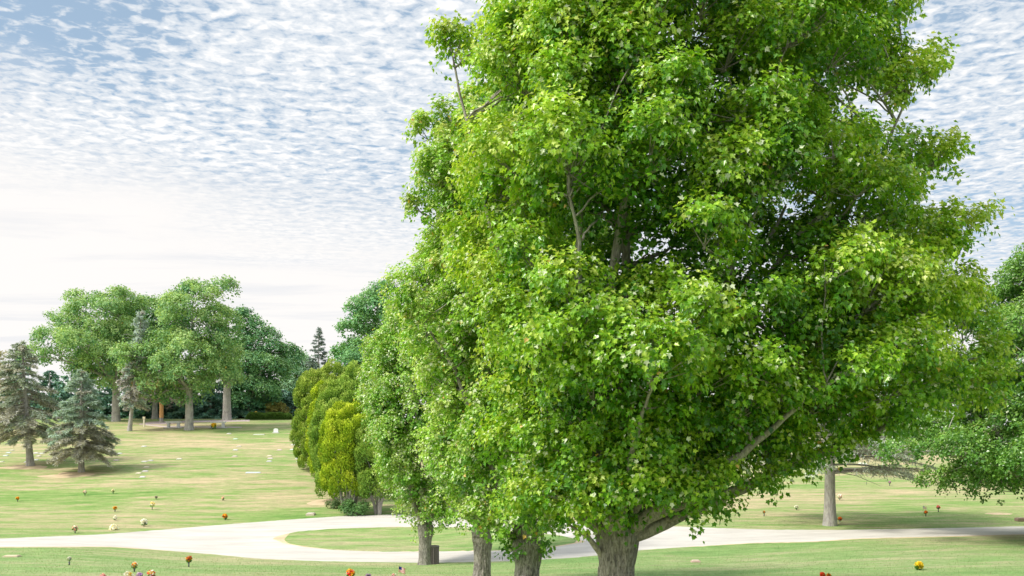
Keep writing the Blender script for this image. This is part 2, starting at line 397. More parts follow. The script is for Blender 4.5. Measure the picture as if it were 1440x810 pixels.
def trunk_mesh(mb, rng, p0, p1, r0, r1, flare=1.5, sides=40, rings=40, rid=.05, top=1.0, dome=True):
    t = np.linspace(0, 1, rings)
    P = p0 * (1 - t[:, None]) + p1 * t[:, None]; P = wiggle(rng, P, .0012)
    rad = r0 + (r1 - r0) * t; rad = rad * (1 + (flare - 1) * np.exp(-t * 9)); rad = rad * (1 + (top - 1) * np.clip(t - .6, 0, 1) / .4)
    if dome:
        t2 = np.linspace(0, 1, 7)[1:]; e = P[-1] - P[-2]; e = e / np.linalg.norm(e)
        P = np.concatenate([P, P[-1] + e * (t2[:, None] * r1 * .75)]); rad = np.concatenate([rad, rad[-1] * np.sqrt(1 - (t2 * .985) ** 2)])
    ph = rng.uniform(0, 6, 8); amp = rng.uniform(.4, 1, 8); fr = np.array([3, 5, 7, 11, 13, 17, 19, 23])[:8]
    def ridge(a, i):
        tt = i / rings; s = 1 + 0 * a * i
        for k in range(8): s = s + rid * amp[k] / (1 + .12 * k) * np.sin(fr[k] * a + ph[k] + 2.5 * np.sin(tt * (3 + k) + ph[-k])) * .6
        s = s + .10 * np.sin(5 * a + ph[1]) * np.exp(-tt * 7) + rid * .55 * np.abs(np.sin(9.5 * a + 1.3 * np.sin(tt * 6 + ph[2]) + ph[3])) * (1 - .5 * np.sin(tt * 17 + 3 * a)) + .07 * np.sin(4 * a + ph[4]) * np.clip(tt - .55, 0, 1) * 2
        return s
    mb.tube(P, rad, sides, ridge=ridge)

def env_sample(rng, tab, x0, y0, n, mind, ryk=.85, rmin=.5, rmax=.97, irr=.10, tries=14000, zbias=None, sparse=None):
    """lobe centres inside an envelope; tab rows: (z, xl, xr) in world metres"""
    tab = np.array(sorted(tab)); out = []
    z0, z1 = tab[0, 0], tab[-1, 0]
    wv = [(int(rng.integers(1, 5)), rng.uniform(1.2, 5) / (1 if tab[:, 2].max() - tab[:, 1].min() < 14 else 1.7), rng.uniform(0, 6.28), rng.uniform(.5, 1)) for _ in range(7)]
    for _ in range(tries):
        if len(out) >= n: break
        z = rng.uniform(z0, z1); xl = np.interp(z, tab[:, 0], tab[:, 1]); xr = np.interp(z, tab[:, 0], tab[:, 2])
        if rng.random() > ((xr - xl) / (tab[:, 2] - tab[:, 1]).max()) ** .8: continue
        xc = np.clip(x0 + (z - z0) * 0, xl + .3 * (xr - xl), xr - .3 * (xr - xl)); ph = rng.uniform(0, 2 * math.pi)
        f = rng.uniform(rmin, rmax)
        f *= 1 + irr * (.9 * sum(a_ * math.sin(k_ * ph + q_ * z + p_) for k_, q_, p_, a_ in wv) / 2.2 - .55)
        rx = (xr - xc) if math.cos(ph) > 0 else (xc - xl); ry = .5 * (xr - xl) * ryk
        p = np.array([xc + rx * f * math.cos(ph), y0 + ry * f * math.sin(ph), z])
        md = mind * (1.5 if (sparse is not None and sparse(p)) else 1)
        if out and np.min(np.linalg.norm(np.array(out) - p, axis=1)) < md: continue
        out.append(p)
    return np.array(out)

def limbs(mb, rng, fork, C, nmain, r0, spread=.5, tw=None, rtw=.012, ysgn=None, side_lim=10):
    """main limbs from the fork to far apart lobes, lesser limbs from them to every lobe"""
    k = [int(np.argmax(C[:, 2]))]
    while len(k) < min(nmain, len(C)):
        dd = np.min(np.linalg.norm(unit(C - fork)[:, None] - unit(C[k] - fork)[None], axis=2), axis=1) * np.linalg.norm(C - fork, axis=1) ** .5
        k.append(int(np.argmax(dd)))
    pts = []; rads = []
    for q in k:
        d = C[q] - fork; H = np.linalg.norm(d)
        mid = fork + np.array([d[0] * (1 - spread), d[1] * (1 - spread), d[2] * spread + .18 * H * (1 - abs(d[2]) / H)])
        st = fork + unit(np.array([d[0], d[1], 0.])) * r0 * .8 * (0 if abs(d[2]) > .97 * H else 1) - np.array([0, 0, r0 * .9])
        P = wiggle(rng, bez(st, mid, C[q], 22), .035)
        rr = r0 * (1.02 - np.linspace(0, 1, 22) ** .8 * .92) * rng.uniform(.8, 1.0)
        mb.tube(P, rr, side_lim, cap=False); pts.append(P); rads.append(rr)
    AP = np.concatenate(pts); AR = np.concatenate(rads)
    for i in range(len(C)):
        if i in k: continue
        d = C[i] - AP; h = np.linalg.norm(d[:, :2], axis=1); cost = np.linalg.norm(d, axis=1) + 1.5 * np.maximum(0, .35 * h - d[:, 2]) + (AR < .02) * 1
        j = int(np.argmin(cost)); a = AP[j]; D = C[i] - a
        mid = a + D * .5 + np.array([0, 0, .12 * np.linalg.norm(D)])
        P = wiggle(rng, bez(a, mid, C[i], 10), .03)
        mb.tube(P, np.linspace(min(AR[j] * .7, .09), .014, 10), 6, cap=False)
    if tw is not None:
        S, idx, stepn = tw
        for s in range(0, len(S), stepn):
            c = C[idx[s]]; D = S[s] - c
            P = bez(c - D * .1, c + D * .5 + np.array([0, 0, -.06]), S[s] + D * .18, 5)
            mb.tube(P, np.linspace(rtw * 1.4, rtw * .4, 5), 4, cap=False)

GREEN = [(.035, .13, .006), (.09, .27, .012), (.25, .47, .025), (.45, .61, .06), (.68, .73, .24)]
def px_tab(rows, Y):
    return [((HR - r) * Y / F, (a - PX0) * Y / F, (b - PX0) * Y / F) for r, a, b in rows]

# ------------------------------------------------------------------ the maple row
INS = 1.45
def maple(seed, px, Y, rows, forkrow, r0, n, mind, rad, nspr, nleaf, size, L, shape, cols, pale, orange, label, nmain=10, near=True, spread=.55, topf=1.3, ryk=.85, extra=(), holes=(), vs=.8, inner=.5, sprouts=(), stretch=.35):
    rng = np.random.default_rng(seed)
    b = base(px, Y); tab = px_tab(rows, Y)
    root = empty('maple_tree', b, label, 'tree', 'row of upright maples beside the drive')
    off = np.array(b)
    fork = np.array([b[0] + .05, Y, (HR - forkrow) * Y / F])
    mb = MB(); trunk_mesh(mb, rng, b - off - np.array([0, 0, .15]), fork - off, r0, r0 * 1.02, 1.45, 96 if near else 36, 70 if near else 30, .055, topf)
    mb.build('trunk', M_BARK, root, smooth=True)
    ins = lambda t: t
    # shrink envelope by lobe radius
    tb = [(z, xl + rad * INS if xr - xl > 2.2 * rad else (xl + xr) / 2 - .1, xr - rad * INS if xr - xl > 2.2 * rad else (xl + xr) / 2 + .1) for z, xl, xr in tab]
    hid = lambda p: (p[1] > Y + 1.2) or (HR - F * p[2] / p[1] < -120)
    C = env_sample(rng, tb, b[0], Y, n, mind, ryk=ryk, sparse=hid, rmin=.74, rmax=1.02)
    Ci = env_sample(rng, tb, b[0], Y, int(n * inner), mind * 1.15, ryk=ryk, sparse=hid, rmin=.15, rmax=.74)
    def keep(P):
        k = np.ones(len(P), bool)
        for x, rw, r in holes: k &= ~((np.hypot(PX0 + F * P[:, 0] / P[:, 1] - x, HR - F * P[:, 2] / P[:, 1] - rw) < r) & (P[:, 1] < Y + .6))
        return k
    C = C[keep(C)]; Ci = Ci[keep(Ci) | (Ci[:, 1] > Y - .2)]; nsp = len(sprouts)
    if nsp: C = np.concatenate([C, np.array([[(x - PX0) / F * (Y + dy), Y + dy, (HR - rw) * (Y + dy) / F] for x, rw, dy, q_ in sprouts])])
    no = len(C); C = np.concatenate([C, Ci])
    Rd = rad * rng.uniform(.55, 1.35, len(C))
    if nsp: Rd[no - nsp:no] = [q_[3] for q_ in sprouts]
    dens = np.where([hid(p) for p in C], .55, 1.0)
    if nsp: dens[no - nsp:no] = 1.25
    ctr = np.array([b[0], Y, np.mean([tab[0][0], tab[-1][0]])])
    ctrs = np.stack([np.full(len(C), b[0]), np.full(len(C), Y), C[:, 2] * .7 + fork[2] * .3], -1)
    mc = MB()
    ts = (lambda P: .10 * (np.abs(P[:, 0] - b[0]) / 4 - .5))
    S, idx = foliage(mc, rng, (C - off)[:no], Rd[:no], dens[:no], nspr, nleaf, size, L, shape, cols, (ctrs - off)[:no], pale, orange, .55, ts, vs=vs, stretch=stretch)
    foliage(mc, rng, (C - off)[no:], Rd[no:] * 1.15, dens[no:], nspr * .55, nleaf, size * 1.35, L, (LEAF2_V, LEAF2_F), cols, (ctrs - off)[no:], 0, 0, .55, lambda P: -.30 + 0 * P[:, 0])  # inner leaves coloured darker as painted shade behind the outer clumps
    ml = MB(); limbs(ml, rng, fork - off, C - off, nmain, r0 * .50, spread, (S, idx, 9 if near else 25), .012)
    for path, ra, rb in extra:
        Q = np.array([[(x - PX0) / F * (Y + dy), Y + dy, (HR - rw) * (Y + dy) / F] for x, rw, dy in path]) - off
        tq = np.linspace(0, len(Q) - 1, 18); Q = np.stack([np.interp(tq, range(len(Q)), Q[:, c]) for c in range(3)], -1); Q[1:-1] = (Q[:-2] + Q[1:-1] * 2 + Q[2:]) / 4
        ml.tube(wiggle(rng, Q, .008), np.linspace(ra, rb, 18), 12, cap=False)
    ml.build('branches', M_LIMB, root, smooth=True)
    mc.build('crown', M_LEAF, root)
    return root

T1rows = [(752, 835, 905), (735, 790, 930), (700, 745, 1005), (650, 712, 1105), (600, 690, 1215), (560, 672, 1315), (500, 655, 1358), (450, 645, 1345), (400, 640, 1325), (350, 636, 1330),
          (320, 634, 1330), (285, 638, 1295), (230, 645, 1285), (180, 642, 1262), (140, 644, 1250), (95, 646, 1262), (50, 650, 1225), (0, 660, 1225), (-100, 705, 1150), (-200, 780, 1060), (-270, 850, 930)]
T2rows = [(770, 715, 770), (745, 680, 800), (700, 640, 840), (650, 618, 860), (600, 605, 880), (500, 592, 890), (430, 583, 890), (340, 584, 880), (300, 578, 870), (230, 581, 860), (200, 592, 840), (160, 640, 810), (120, 700, 775)]
T3rows = [(738, 655, 700), (715, 620, 735), (680, 598, 760), (640, 588, 775), (560, 572, 785), (480, 552, 785), (400, 546, 775), (372, 558, 760), (350, 590, 740), (320, 640, 700)]
T4rows = [(745, 575, 625), (725, 556, 650), (700, 540, 665), (650, 520, 680), (600, 504, 690), (540, 497, 690), (500, 506, 685), (475, 528, 670), (450, 565, 640)]
LY = [(.09, .24, .02), (.20, .43, .04), (.38, .60, .08), (.60, .73, .20), (.78, .82, .48)]
TG = [(.07, .21, .02), (.15, .36, .04), (.29, .51, .07), (.46, .63, .14), (.66, .74, .36)]
maple(11, 865, 21.0, T1rows, 748, .385, 360, .95, .70, 58, 18, .098, .46, (LEAF5_V, LEAF5_F), GREEN, .05, .002,
      'largest and nearest maple, its broad bright green crown filling the right of the photo', 12, spread=.38, vs=.8, inner=.5, stretch=.85,
      extra=[([(868, 775, 0), (885, 748, -.2), (910, 728, -.5), (948, 716, -.8), (1005, 697, -1.0), (1085, 668, -1.0)], .17, .03), ([(862, 770, 0), (884, 735, -.2), (905, 700, .1), (945, 650, .6), (990, 590, .9)], .15, .04),
             ([(853, 790, 0), (838, 770, -.3), (828, 757, -.4), (815, 748, -.5), (800, 738, -.6)], .09, .02), ([(862, 765, .2), (850, 700, .3), (845, 560, 0), (858, 400, -1.5), (880, 270, -2.0), (905, 120, -2.0)], .20, .05),
             ([(862, 765, .2), (830, 680, 0), (790, 540, -.8), (808, 420, -1.6), (815, 330, -2.), (822, 220, -2)], .15, .035), ([(868, 765, .4), (930, 600, .5), (1040, 450, .2), (1120, 330, -.2), (1200, 270, 0)], .14, .03),
             ([(900, 640, .5), (1000, 480, .3), (1080, 340, 0), (1105, 290, 0)], .10, .03), ([(880, 660, .3), (1010, 560, -.5), (1150, 470, -.8), (1250, 430, -.6)], .11, .03)],
      sprouts=[(1290, 96, .3, 0.38), (1262, 118, .1, 0.41), (1234, 140, 0, 0.45), (1222, 80, .4, 0.41), (1312, 232, 0, 0.38), (1284, 245, .2, 0.45), (1257, 225, 0, 0.45), (1346, 322, .2, 0.38), (1317, 330, 0, 0.45), (1294, 350, -.3, 0.45), (1366, 505, 0, 0.38), (1370, 545, -.2, 0.38), (1335, 565, 0, 0.45), (1240, 30, .3, 0.38), (1254, 5, .1, 0.38), (1202, 15, 0, 0.45), (632, 58, 0, 0.22), (646, 66, 0, 0.29), (664, 76, .1, 0.36), (1328, 415, 0, 0.4), (1355, 450, .2, 0.36), (975, 726, -1., 0.22), (1000, 712, -1., 0.3), (1045, 682, -.9, 0.36), (1100, 660, -.8, 0.4), (1160, 636, -.6, 0.42), (1230, 608, -.5, 0.45), (800, 738, -.8, 0.28), (778, 728, -.8, 0.34), (820, 722, -1, 0.36), (752, 712, -.8, 0.4), (845, 728, -1.2, 0.3), (835, 700, -1.3, 0.4), (790, 700, -1, 0.42), (930, 700, -1.6, 0.42), (905, 690, -1.8, 0.42), (955, 690, -1.6, 0.42), (880, 700, -1.8, 0.35), (985, 680, -1.6, 0.4), ],
      holes=[(850, 400, 48), (808, 395, 36), (905, 275, 26), (790, 330, 30), (1105, 315, 60), (1065, 335, 30), (720, 200, 26), (1180, 150, 40), (1240, 290, 30), (900, 20, 28)])
LG = [(.08, .22, .02), (.16, .37, .03), (.30, .52, .06), (.50, .64, .16), (.70, .74, .40)]
maple(12, 740, 28.3, T2rows, 765, .36, 200, .90, .62, 44, 15, .11, .38, (LEAF5_V, LEAF5_F), LG, .14, .01,
      'second maple of the row, just behind and left of the largest', 8, vs=1.35,
      sprouts=[(702, 748, -.6, .3), (762, 752, -.6, .3), (728, 738, -1, .36), (750, 730, -1, .36), (680, 735, -.6, .4), (602, 196, 0, .38), (594, 300, 0, .36), (590, 440, -.5, .5), (600, 470, -.5, .5), (634, 170, 0, .4)])
maple(13, 677, 34.4, T3rows, 744, .30, 190, .78, .56, 42, 13, .115, .36, (LEAF2_V, LEAF2_F), LY, .18, .008,
      'third maple of the row, with a leaning grey trunk', 7, vs=1.5, sprouts=[(650, 728, -.6, .3), (690, 735, -.6, .32), (668, 722, -1, .36), (632, 712, -.4, .34)])
maple(14, 597, 46.3, T4rows, 741, .29, 150, .80, .56, 42, 13, .12, .36, (LEAF2_V, LEAF2_F), TG, .19, .004,
      'fourth and smallest maple of the row, farthest from the camera', 6, near=False, vs=1.5)

# ------------------------------------------------------------------ other broadleaf trees
def broadleaf(name, seed, px, Y, rows, forkrow, r0, n, mind, rad, nspr, nleaf, size, L, cols, label, cat='tree', group=None, nmain=7, pale=0, orange=0, mat=None, irr=.34, shape=None, tpx=None):
    rng = np.random.default_rng(seed); b = base(px, Y); off = b.copy(); tab = px_tab(rows, Y)
    root = empty(name, b, label, cat, group)
    fork = np.array([(tpx - PX0) / F * Y if tpx else b[0], Y, (HR - forkrow) * Y / F])
    mb = MB(); trunk_mesh(mb, rng, np.array([0, 0, -.3]), fork - off, r0, r0 * .8, 1.35, 20, 20, .03)
    mb.build('trunk', M_GREY, root, smooth=True)
    tb = [(z, xl + rad * .9 if xr - xl > 2.2 * rad else (xl + xr) / 2 - .1, xr - rad * .9 if xr - xl > 2.2 * rad else (xl + xr) / 2 + .1) for z, xl, xr in tab]
    zt = max(t_[0] for t_ in tb); tb = [(z - .75 * rad * np.clip((z - zt + 6) / 6, 0, 1), xl, xr) for z, xl, xr in tb]
    C = env_sample(rng, tb, b[0], Y, n, mind, sparse=lambda p: p[1] > Y + 3, rmin=.55, rmax=1.02, irr=irr)
    Ci = env_sample(rng, tb, b[0], Y, int(n * .18), mind * 1.4, rmin=.1, rmax=.6, irr=irr); no = len(C); C = np.concatenate([C, Ci])
    Rd = rad * rng.uniform(.5, 1.35, len(C))
    ctrs = np.stack([np.full(len(C), b[0]), np.full(len(C), Y), C[:, 2] * .6 + fork[2] * .4], -1)
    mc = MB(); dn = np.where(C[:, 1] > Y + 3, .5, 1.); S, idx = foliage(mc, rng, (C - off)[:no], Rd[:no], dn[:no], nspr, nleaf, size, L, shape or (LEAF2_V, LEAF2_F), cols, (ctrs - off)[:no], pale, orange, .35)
    if len(C) > no: foliage(mc, rng, (C - off)[no:], Rd[no:] * 1.1, dn[no:], nspr * .5, nleaf, size * 1.2, L, LF2, cols, (ctrs - off)[no:], tshift=lambda P: -.3 + 0 * P[:, 0])  # core leaves darkened in colour to stand in for crown shade
    ml = MB(); limbs(ml, rng, fork - off, C - off, nmain, r0 * .5, .5, (S, idx, 40), .03, side_lim=8)
    ml.build('branches', M_GREY, root, smooth=True)
    mc.build('crown', mat or M_FAR, root)
    return root

OAK = [(.09, .23, .11), (.17, .36, .15), (.30, .48, .18), (.45, .60, .24), (.60, .68, .34)]
OAKD = [(.06, .18, .10), (.10, .26, .13), (.17, .36, .16), (.27, .46, .20), (.38, .53, .26)]
HAZE = [(.13, .28, .19), (.19, .36, .23), (.27, .44, .27), (.36, .52, .30), (.45, .56, .34)]  # distance haze mixed into these leaf colours
G_HILL = 'trees on the hilltop'
broadleaf('oak_tree', 21, 163, 131, [(545, 110, 190), (520, 70, 200), (490, 38, 205), (470, 35, 210), (445, 62, 210), (425, 84, 208), (408, 110, 190)], 535, .55, 74, 1.85, 1.25, 58, 9, .28, .9, OAK,
          'wide oak at the left end of the hilltop group, behind the spruces', group=G_HILL, orange=.0015)
broadleaf('oak_tree', 22, 266, 118, [(560, 215, 250), (545, 180, 300), (520, 178, 325), (490, 200, 335), (445, 220, 345), (420, 232, 335), (402, 238, 325), (390, 262, 285)], 545, .52, 74, 1.85, 1.2, 58, 9, .27, .9, OAK,
          'tallest oak on the hilltop with a straight pale trunk in front of the path', group=G_HILL, orange=.0015)
r = broadleaf('oak_tree', 23, 319, 133, [(540, 305, 345), (520, 290, 345), (500, 290, 345), (480, 300, 340)], 545, .62, 28, 1.7, 1.2, 70, 9, .30, .9, OAK,
          'short crowned oak with a thick forked trunk right of the tallest oak', group=G_HILL, orange=.0015)
broadleaf('oak_tree', 24, 352, 143, [(572, 330, 385), (540, 318, 398), (500, 320, 404), (475, 322, 396), (455, 330, 372), (440, 335, 350)], 560, .5, 66, 1.85, 1.35, 62, 9, .32, 1., OAKD,
          'dark blue green oak at the right end of the hilltop group', group=G_HILL)
broadleaf('oak_tree', 25, 218, 140, [(560, 170, 250), (520, 150, 262), (470, 150, 262), (430, 165, 258), (412, 200, 250)], 560, .45, 50, 2.0, 1.7, 80, 9, .34, 1., OAKD,
          'dim oak mostly hidden behind the tallest oak and the pale spruce', group=G_HILL)
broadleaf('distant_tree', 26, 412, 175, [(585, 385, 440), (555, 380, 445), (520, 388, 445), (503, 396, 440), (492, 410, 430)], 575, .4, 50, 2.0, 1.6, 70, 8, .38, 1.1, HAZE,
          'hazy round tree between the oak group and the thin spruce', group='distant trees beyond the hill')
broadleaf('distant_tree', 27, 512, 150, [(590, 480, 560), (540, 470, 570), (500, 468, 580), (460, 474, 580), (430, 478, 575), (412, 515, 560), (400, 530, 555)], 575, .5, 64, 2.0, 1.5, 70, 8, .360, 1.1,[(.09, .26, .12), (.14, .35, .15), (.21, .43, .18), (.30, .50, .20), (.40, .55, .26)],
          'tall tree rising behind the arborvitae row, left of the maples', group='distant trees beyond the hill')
broadleaf('distant_tree', 28, -30, 190, [(600, -80, 20), (530, -90, 22), (500, -70, 18), (488, -40, 10)], 590, .4, 30, 2.6, 2.4, 24, 8, .5, 1.2, [(.20, .22, .12), (.27, .28, .14), (.33, .33, .17), (.40, .38, .2), (.45, .42, .24)],
          'yellowish distant tree at the left edge beyond the spruces', group='distant trees beyond the hill')
# right side
RT = [(.04, .13, .018), (.08, .22, .03), (.145, .32, .05), (.25, .43, .08), (.40, .54, .18)]
broadleaf('linden_tree', 31, 1490, 47, [(698, 1370, 1560), (678, 1262, 1640), (645, 1228, 1690), (600, 1262, 1700), (560, 1300, 1700), (500, 1325, 1690), (440, 1350, 1660), (395, 1368, 1610), (370, 1385, 1560), (330, 1440, 1520)], 690, .38, 260, 1.0, .78, 56, 12, .14, .42, RT,
          'dark green linden at the right edge with low hanging branches', nmain=10, pale=.02, shape=(LEAF2_V, LEAF2_F), mat=M_LEAF)
for k, (p, Y, rows, lab) in enumerate([
    (1010, 150, [(600, 960, 1070), (540, 940, 1080), (480, 950, 1070), (440, 980, 1040)], 'round tree far behind the largest maple, right of its trunk'),
    (1130, 158, [(600, 1080, 1190), (540, 1070, 1200), (490, 1085, 1190), (460, 1100, 1160)], 'round tree far behind the blue spruce'),
    (1250, 152, [(600, 1190, 1320), (560, 1180, 1330), (510, 1195, 1320), (470, 1230, 1290)], 'spreading tree beyond the right hand slope, nearest the linden'),
    (820, 150, [(600, 740, 890), (540, 730, 900), (480, 745, 885), (430, 780, 850)], 'tall tree far behind the second maple'),
    (1400, 160, [(600, 1320, 1480), (560, 1320, 1490), (510, 1340, 1470), (480, 1370, 1440)], 'tree far behind the linden at the right edge')]):
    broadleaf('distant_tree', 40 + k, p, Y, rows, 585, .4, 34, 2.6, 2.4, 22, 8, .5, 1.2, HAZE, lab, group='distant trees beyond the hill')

# ------------------------------------------------------------------ conifers
def conifer(name, seed, b, H, rad, h0, cols, label, group=None, r0=.2, nb=90, droop=.35, tw=.22, per=26, dead=None, lean=(0, 0), cardw=.28, cardl=.30, prof=.8, barkm=None, bend=.0, stubs=0, barec=None):
    rng = np.random.default_rng(seed)
    root = empty(name, b, label, 'tree', group)
    mb = MB(); top = np.array([lean[0], lean[1], H])
    t = np.linspace(0, 1, 26)[:, None]
    axis = np.array([0, 0, -.2]) * (1 - t) + top * t; axis = axis + np.array([bend, 0, 0]) * np.sin(t * math.pi)
    rr = r0 * (1 - t[:, 0]) ** .8 + .02; rr[0:3] *= np.array([1.35, 1.15, 1.05])
    mb.tube(axis, rr, 14); mb.build('trunk', barkm or M_GREY, root, smooth=True)
    br = MB(); mc = MB(); P_, T_, N_, S_, C_ = [], [], [], [], []
    for i in range(nb):
        f = ((i + rng.random()) / nb) ** 1.05; h = h0 + (H * .985 - h0) * f
        a = axis[0] * 0 + np.array([np.interp(h, axis[:, 2], axis[:, 0]), np.interp(h, axis[:, 2], axis[:, 1]), h])
        ph = rng.uniform(0, 2 * math.pi) ; ln = rad * ((1 - f) ** prof * .95 + .03) * rng.uniform(.72, 1.12)
        if f < .12 and h0 > .5: ln *= .72 + 2.2 * f
        d = np.array([math.cos(ph), math.sin(ph), 0])
        e = a + d * ln + np.array([0, 0, ln * (-droop + .55 * f * f + rng.normal(0, .08))])
        m = a + d * ln * .55 + np.array([0, 0, ln * (.06 - droop * .25)])
        B = bez(a, m, e, 9); br.tube(B, np.linspace(max(.018, r0 * .22 * (1 - f * .6)), .006, 9), 4, cap=False)
        isdead = dead is not None and rng.random() < dead(h / H)
        k = int(per * (ln / rad) ** 1.1 * 4) + 6
        tt = rng.uniform(.22 if ln > 1 else .05, 1, k) ** .8
        Q = np.stack([np.interp(tt, np.linspace(0, 1, 9), B[:, c]) for c in range(3)], -1)
        sd = np.array([-d[1], d[0], 0]) * rng.choice([-1, 1], k)[:, None]
        wl = tw * ln * (1.15 - tt)[:, None] * rng.uniform(.3, 1.2, (k, 1)) + .05
        T = unit(d * .75 + sd * .8 + np.array([0, 0, -.18]) + rng.normal(0, .15, (k, 3)))
        for s in (0, .5, 1.0):
            P_.append(Q + T * wl * s + rng.normal(0, .03, (k, 3)) + np.array([0, 0, -.05]) * s); T_.append(T + rng.normal(0, .35, (k, 3)) + np.array([0, 0, -.1]))
            N_.append(unit(np.array([0, 0, 1.]) + rng.normal(0, .5, (k, 3)))); S_.append(cardl * rng.uniform(.6, 1.3, k))
            bt = rng.random(k) * .6 + .4 * rng.random()
            c = palette(rng, k, cols, bt)
            if isdead: c = np.array(barec or (.50, .49, .42)) * rng.uniform(.65, 1.35, (k, 1))
            C_.append(c)
        if isdead or ln > 1.2:
            for s in range(0, k, 6): br.tube(np.array([Q[s], Q[s] + T[s] * wl[s]]), [.01, .004], 3, cap=False)
    scatter(mc, np.concatenate(P_), np.concatenate(T_), np.concatenate(N_), np.concatenate(S_), (CARD_V, CARD_F), np.concatenate(C_), cardw)
    if stubs:
        for i in range(stubs):
            h = rng.uniform(h0 * .8, H * .9); ph = rng.uniform(0, 6.28); d = np.array([math.cos(ph), math.sin(ph), rng.uniform(-.3, .1)]); l = rng.uniform(.3, .75) * rad
            a = np.array([0, 0, h]); br.tube(np.array([a, a + d * l * .5, a + d * l + np.array([0, 0, -.12 * l])]), [.03, .02, .006], 4, cap=False)
    br.build('branches', M_TWIG, root, smooth=True)
    mc.build('crown', M_NEEDLE, root)
    return root

SPG = [(.24, .29, .23), (.32, .38, .29), (.42, .48, .37), (.54, .58, .46)]
SPB = [(.26, .37, .30), (.36, .48, .39), (.47, .58, .48), (.60, .68, .58)]
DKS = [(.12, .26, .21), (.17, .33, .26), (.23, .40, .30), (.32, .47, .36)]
pA = at(43, 655); conifer('spruce_tree', 51, pA, (655 - 478) * pA[1] / F, 4.3, 3.0, SPG, 'tall thinning grey green spruce leaning at the left edge of the slope', 'spruces on the slope', .33, 170, .42, .26, 34,
    dead=lambda f: .45 if f < .7 else .2, lean=(-.9, 0), prof=.62, cardw=.2, cardl=.26)
pB = at(114.5, 664); conifer('spruce_tree', 52, pB, (664 - 518) * pB[1] / F, 3.7, 1.75, SPB, 'smaller blue green spruce with bare brown lower boughs on the slope', 'spruces on the slope', .25, 170, .30, .26, 46,
    dead=lambda f: 1. if f < .32 else (.55 if f < .5 else .06), prof=.72, cardw=.2, cardl=.26)
pC = base(182, 117); conifer('spruce_tree', 53, pC, (606 - 434) * pC[1] / F, 2.3, 3.2, [(.34, .44, .42), (.45, .55, .52), (.56, .64, .60), (.68, .74, .70)], 'slender pale blue spruce, half dead, between the left oak and the tallest oak', G_HILL, .24, 120, .35, .25, 17,
    dead=lambda f: .5 if f < .6 else .05, prof=.5, lean=(1.6, 0), barec=(.55, .53, .52), stubs=20)
pD = base(227, 128); 
# dead conifer with a stripped orange stem
dt = conifer('dead_spruce', 54, pD, 8.2, 4.4, 3.4, [(.26, .22, .19), (.33, .29, .26), (.38, .34, .30)], 'bare dead spruce with a stripped orange stem beside the hilltop path', G_HILL, .26, 70, .25, .22, 8, dead=lambda f: 1., prof=.45, cardw=.10, cardl=.5, barec=(.34, .30, .28), stubs=30)
m = MB(); m.tube(np.array([[0, -.02, .7], [.02, -.02, 2.0], [0, -.02, 3.3]]), [.285, .27, .25], 14, (.62, .34, .14), cap=False); m.build('stripped_bark', M_WOOD, dt, True)
m = MB(); rg = np.random.default_rng(3); k = 420
P = np.stack([rg.normal(-.6, 1.6, k), rg.normal(-1.4, .5, k), 5.2 + rg.normal(0, .28, k)], -1)
P[:60] = np.stack([rg.normal(-2.2, .25, 60), rg.normal(-1.4, .3, 60), 4.6 + rg.normal(0, .3, 60)], -1)
scatter(m, P, rg.normal(0, 1, (k, 3)), rg.normal(0, 1, (k, 3)), rg.uniform(.15, .3, k), (LEAF2_V, LEAF2_F), np.array([(.62, .33, .08)]) * rg.uniform(.6, 1.2, (k, 1)))
m.build('orange_leaves', M_FAR, dt)
pE = base(448, 160); conifer('spruce_tree', 55, pE, (590 - 458) * 160 / F + .4, 4.0, 1.0, [(.20, .27, .25), (.27, .34, .31), (.34, .42, .38)], 'thin dark pointed spruce against the sky, left of the arborvitae row', 'distant trees beyond the hill', .18, 150, .2, .22, 20, prof=.8, cardw=.22, cardl=.35)
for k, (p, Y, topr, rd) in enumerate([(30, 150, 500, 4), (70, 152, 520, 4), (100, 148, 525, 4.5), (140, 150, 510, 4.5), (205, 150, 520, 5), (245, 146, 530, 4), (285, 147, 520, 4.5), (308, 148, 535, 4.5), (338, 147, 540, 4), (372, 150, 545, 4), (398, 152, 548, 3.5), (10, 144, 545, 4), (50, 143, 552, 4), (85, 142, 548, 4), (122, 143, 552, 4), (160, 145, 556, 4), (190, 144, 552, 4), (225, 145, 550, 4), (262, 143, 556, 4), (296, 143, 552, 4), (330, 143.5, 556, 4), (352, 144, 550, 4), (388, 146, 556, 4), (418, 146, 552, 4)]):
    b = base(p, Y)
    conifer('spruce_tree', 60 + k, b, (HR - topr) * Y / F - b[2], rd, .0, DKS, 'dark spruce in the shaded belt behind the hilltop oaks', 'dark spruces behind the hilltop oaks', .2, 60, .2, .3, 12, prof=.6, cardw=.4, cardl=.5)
# pale yellow bush in the belt
def bush(name, px, Y, w, h, cols, label, seed, size=.25, group=None, nspr=40):
    rng = np.random.default_rng(seed); b = base(px, Y); root = empty(name, b, label, 'bush', group)
    n = 9; C = np.stack([rng.uniform(-.5, .5, n) * w * .7, rng.uniform(-.3, .3, n) * w * .7, rng.uniform(.25, .75, n) * h], -1)
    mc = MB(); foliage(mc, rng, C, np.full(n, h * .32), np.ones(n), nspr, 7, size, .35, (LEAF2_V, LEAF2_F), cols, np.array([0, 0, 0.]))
    ml = MB()
    for c in C: ml.tube(bez(np.array([c[0] * .2, c[1] * .2, -.05]), c * .5, c, 6), np.linspace(.05, .015, 6), 5, cap=False)
    ml.build('stems', M_TWIG, root, True); mc.build('foliage', M_FAR, root); return root
bush('garden_bush', 392, 143, 3.5, 2.4, [(.30, .30, .08), (.42, .38, .12), (.45, .42, .18)], 'yellowish bush behind the right end of the clipped hedge', 3)
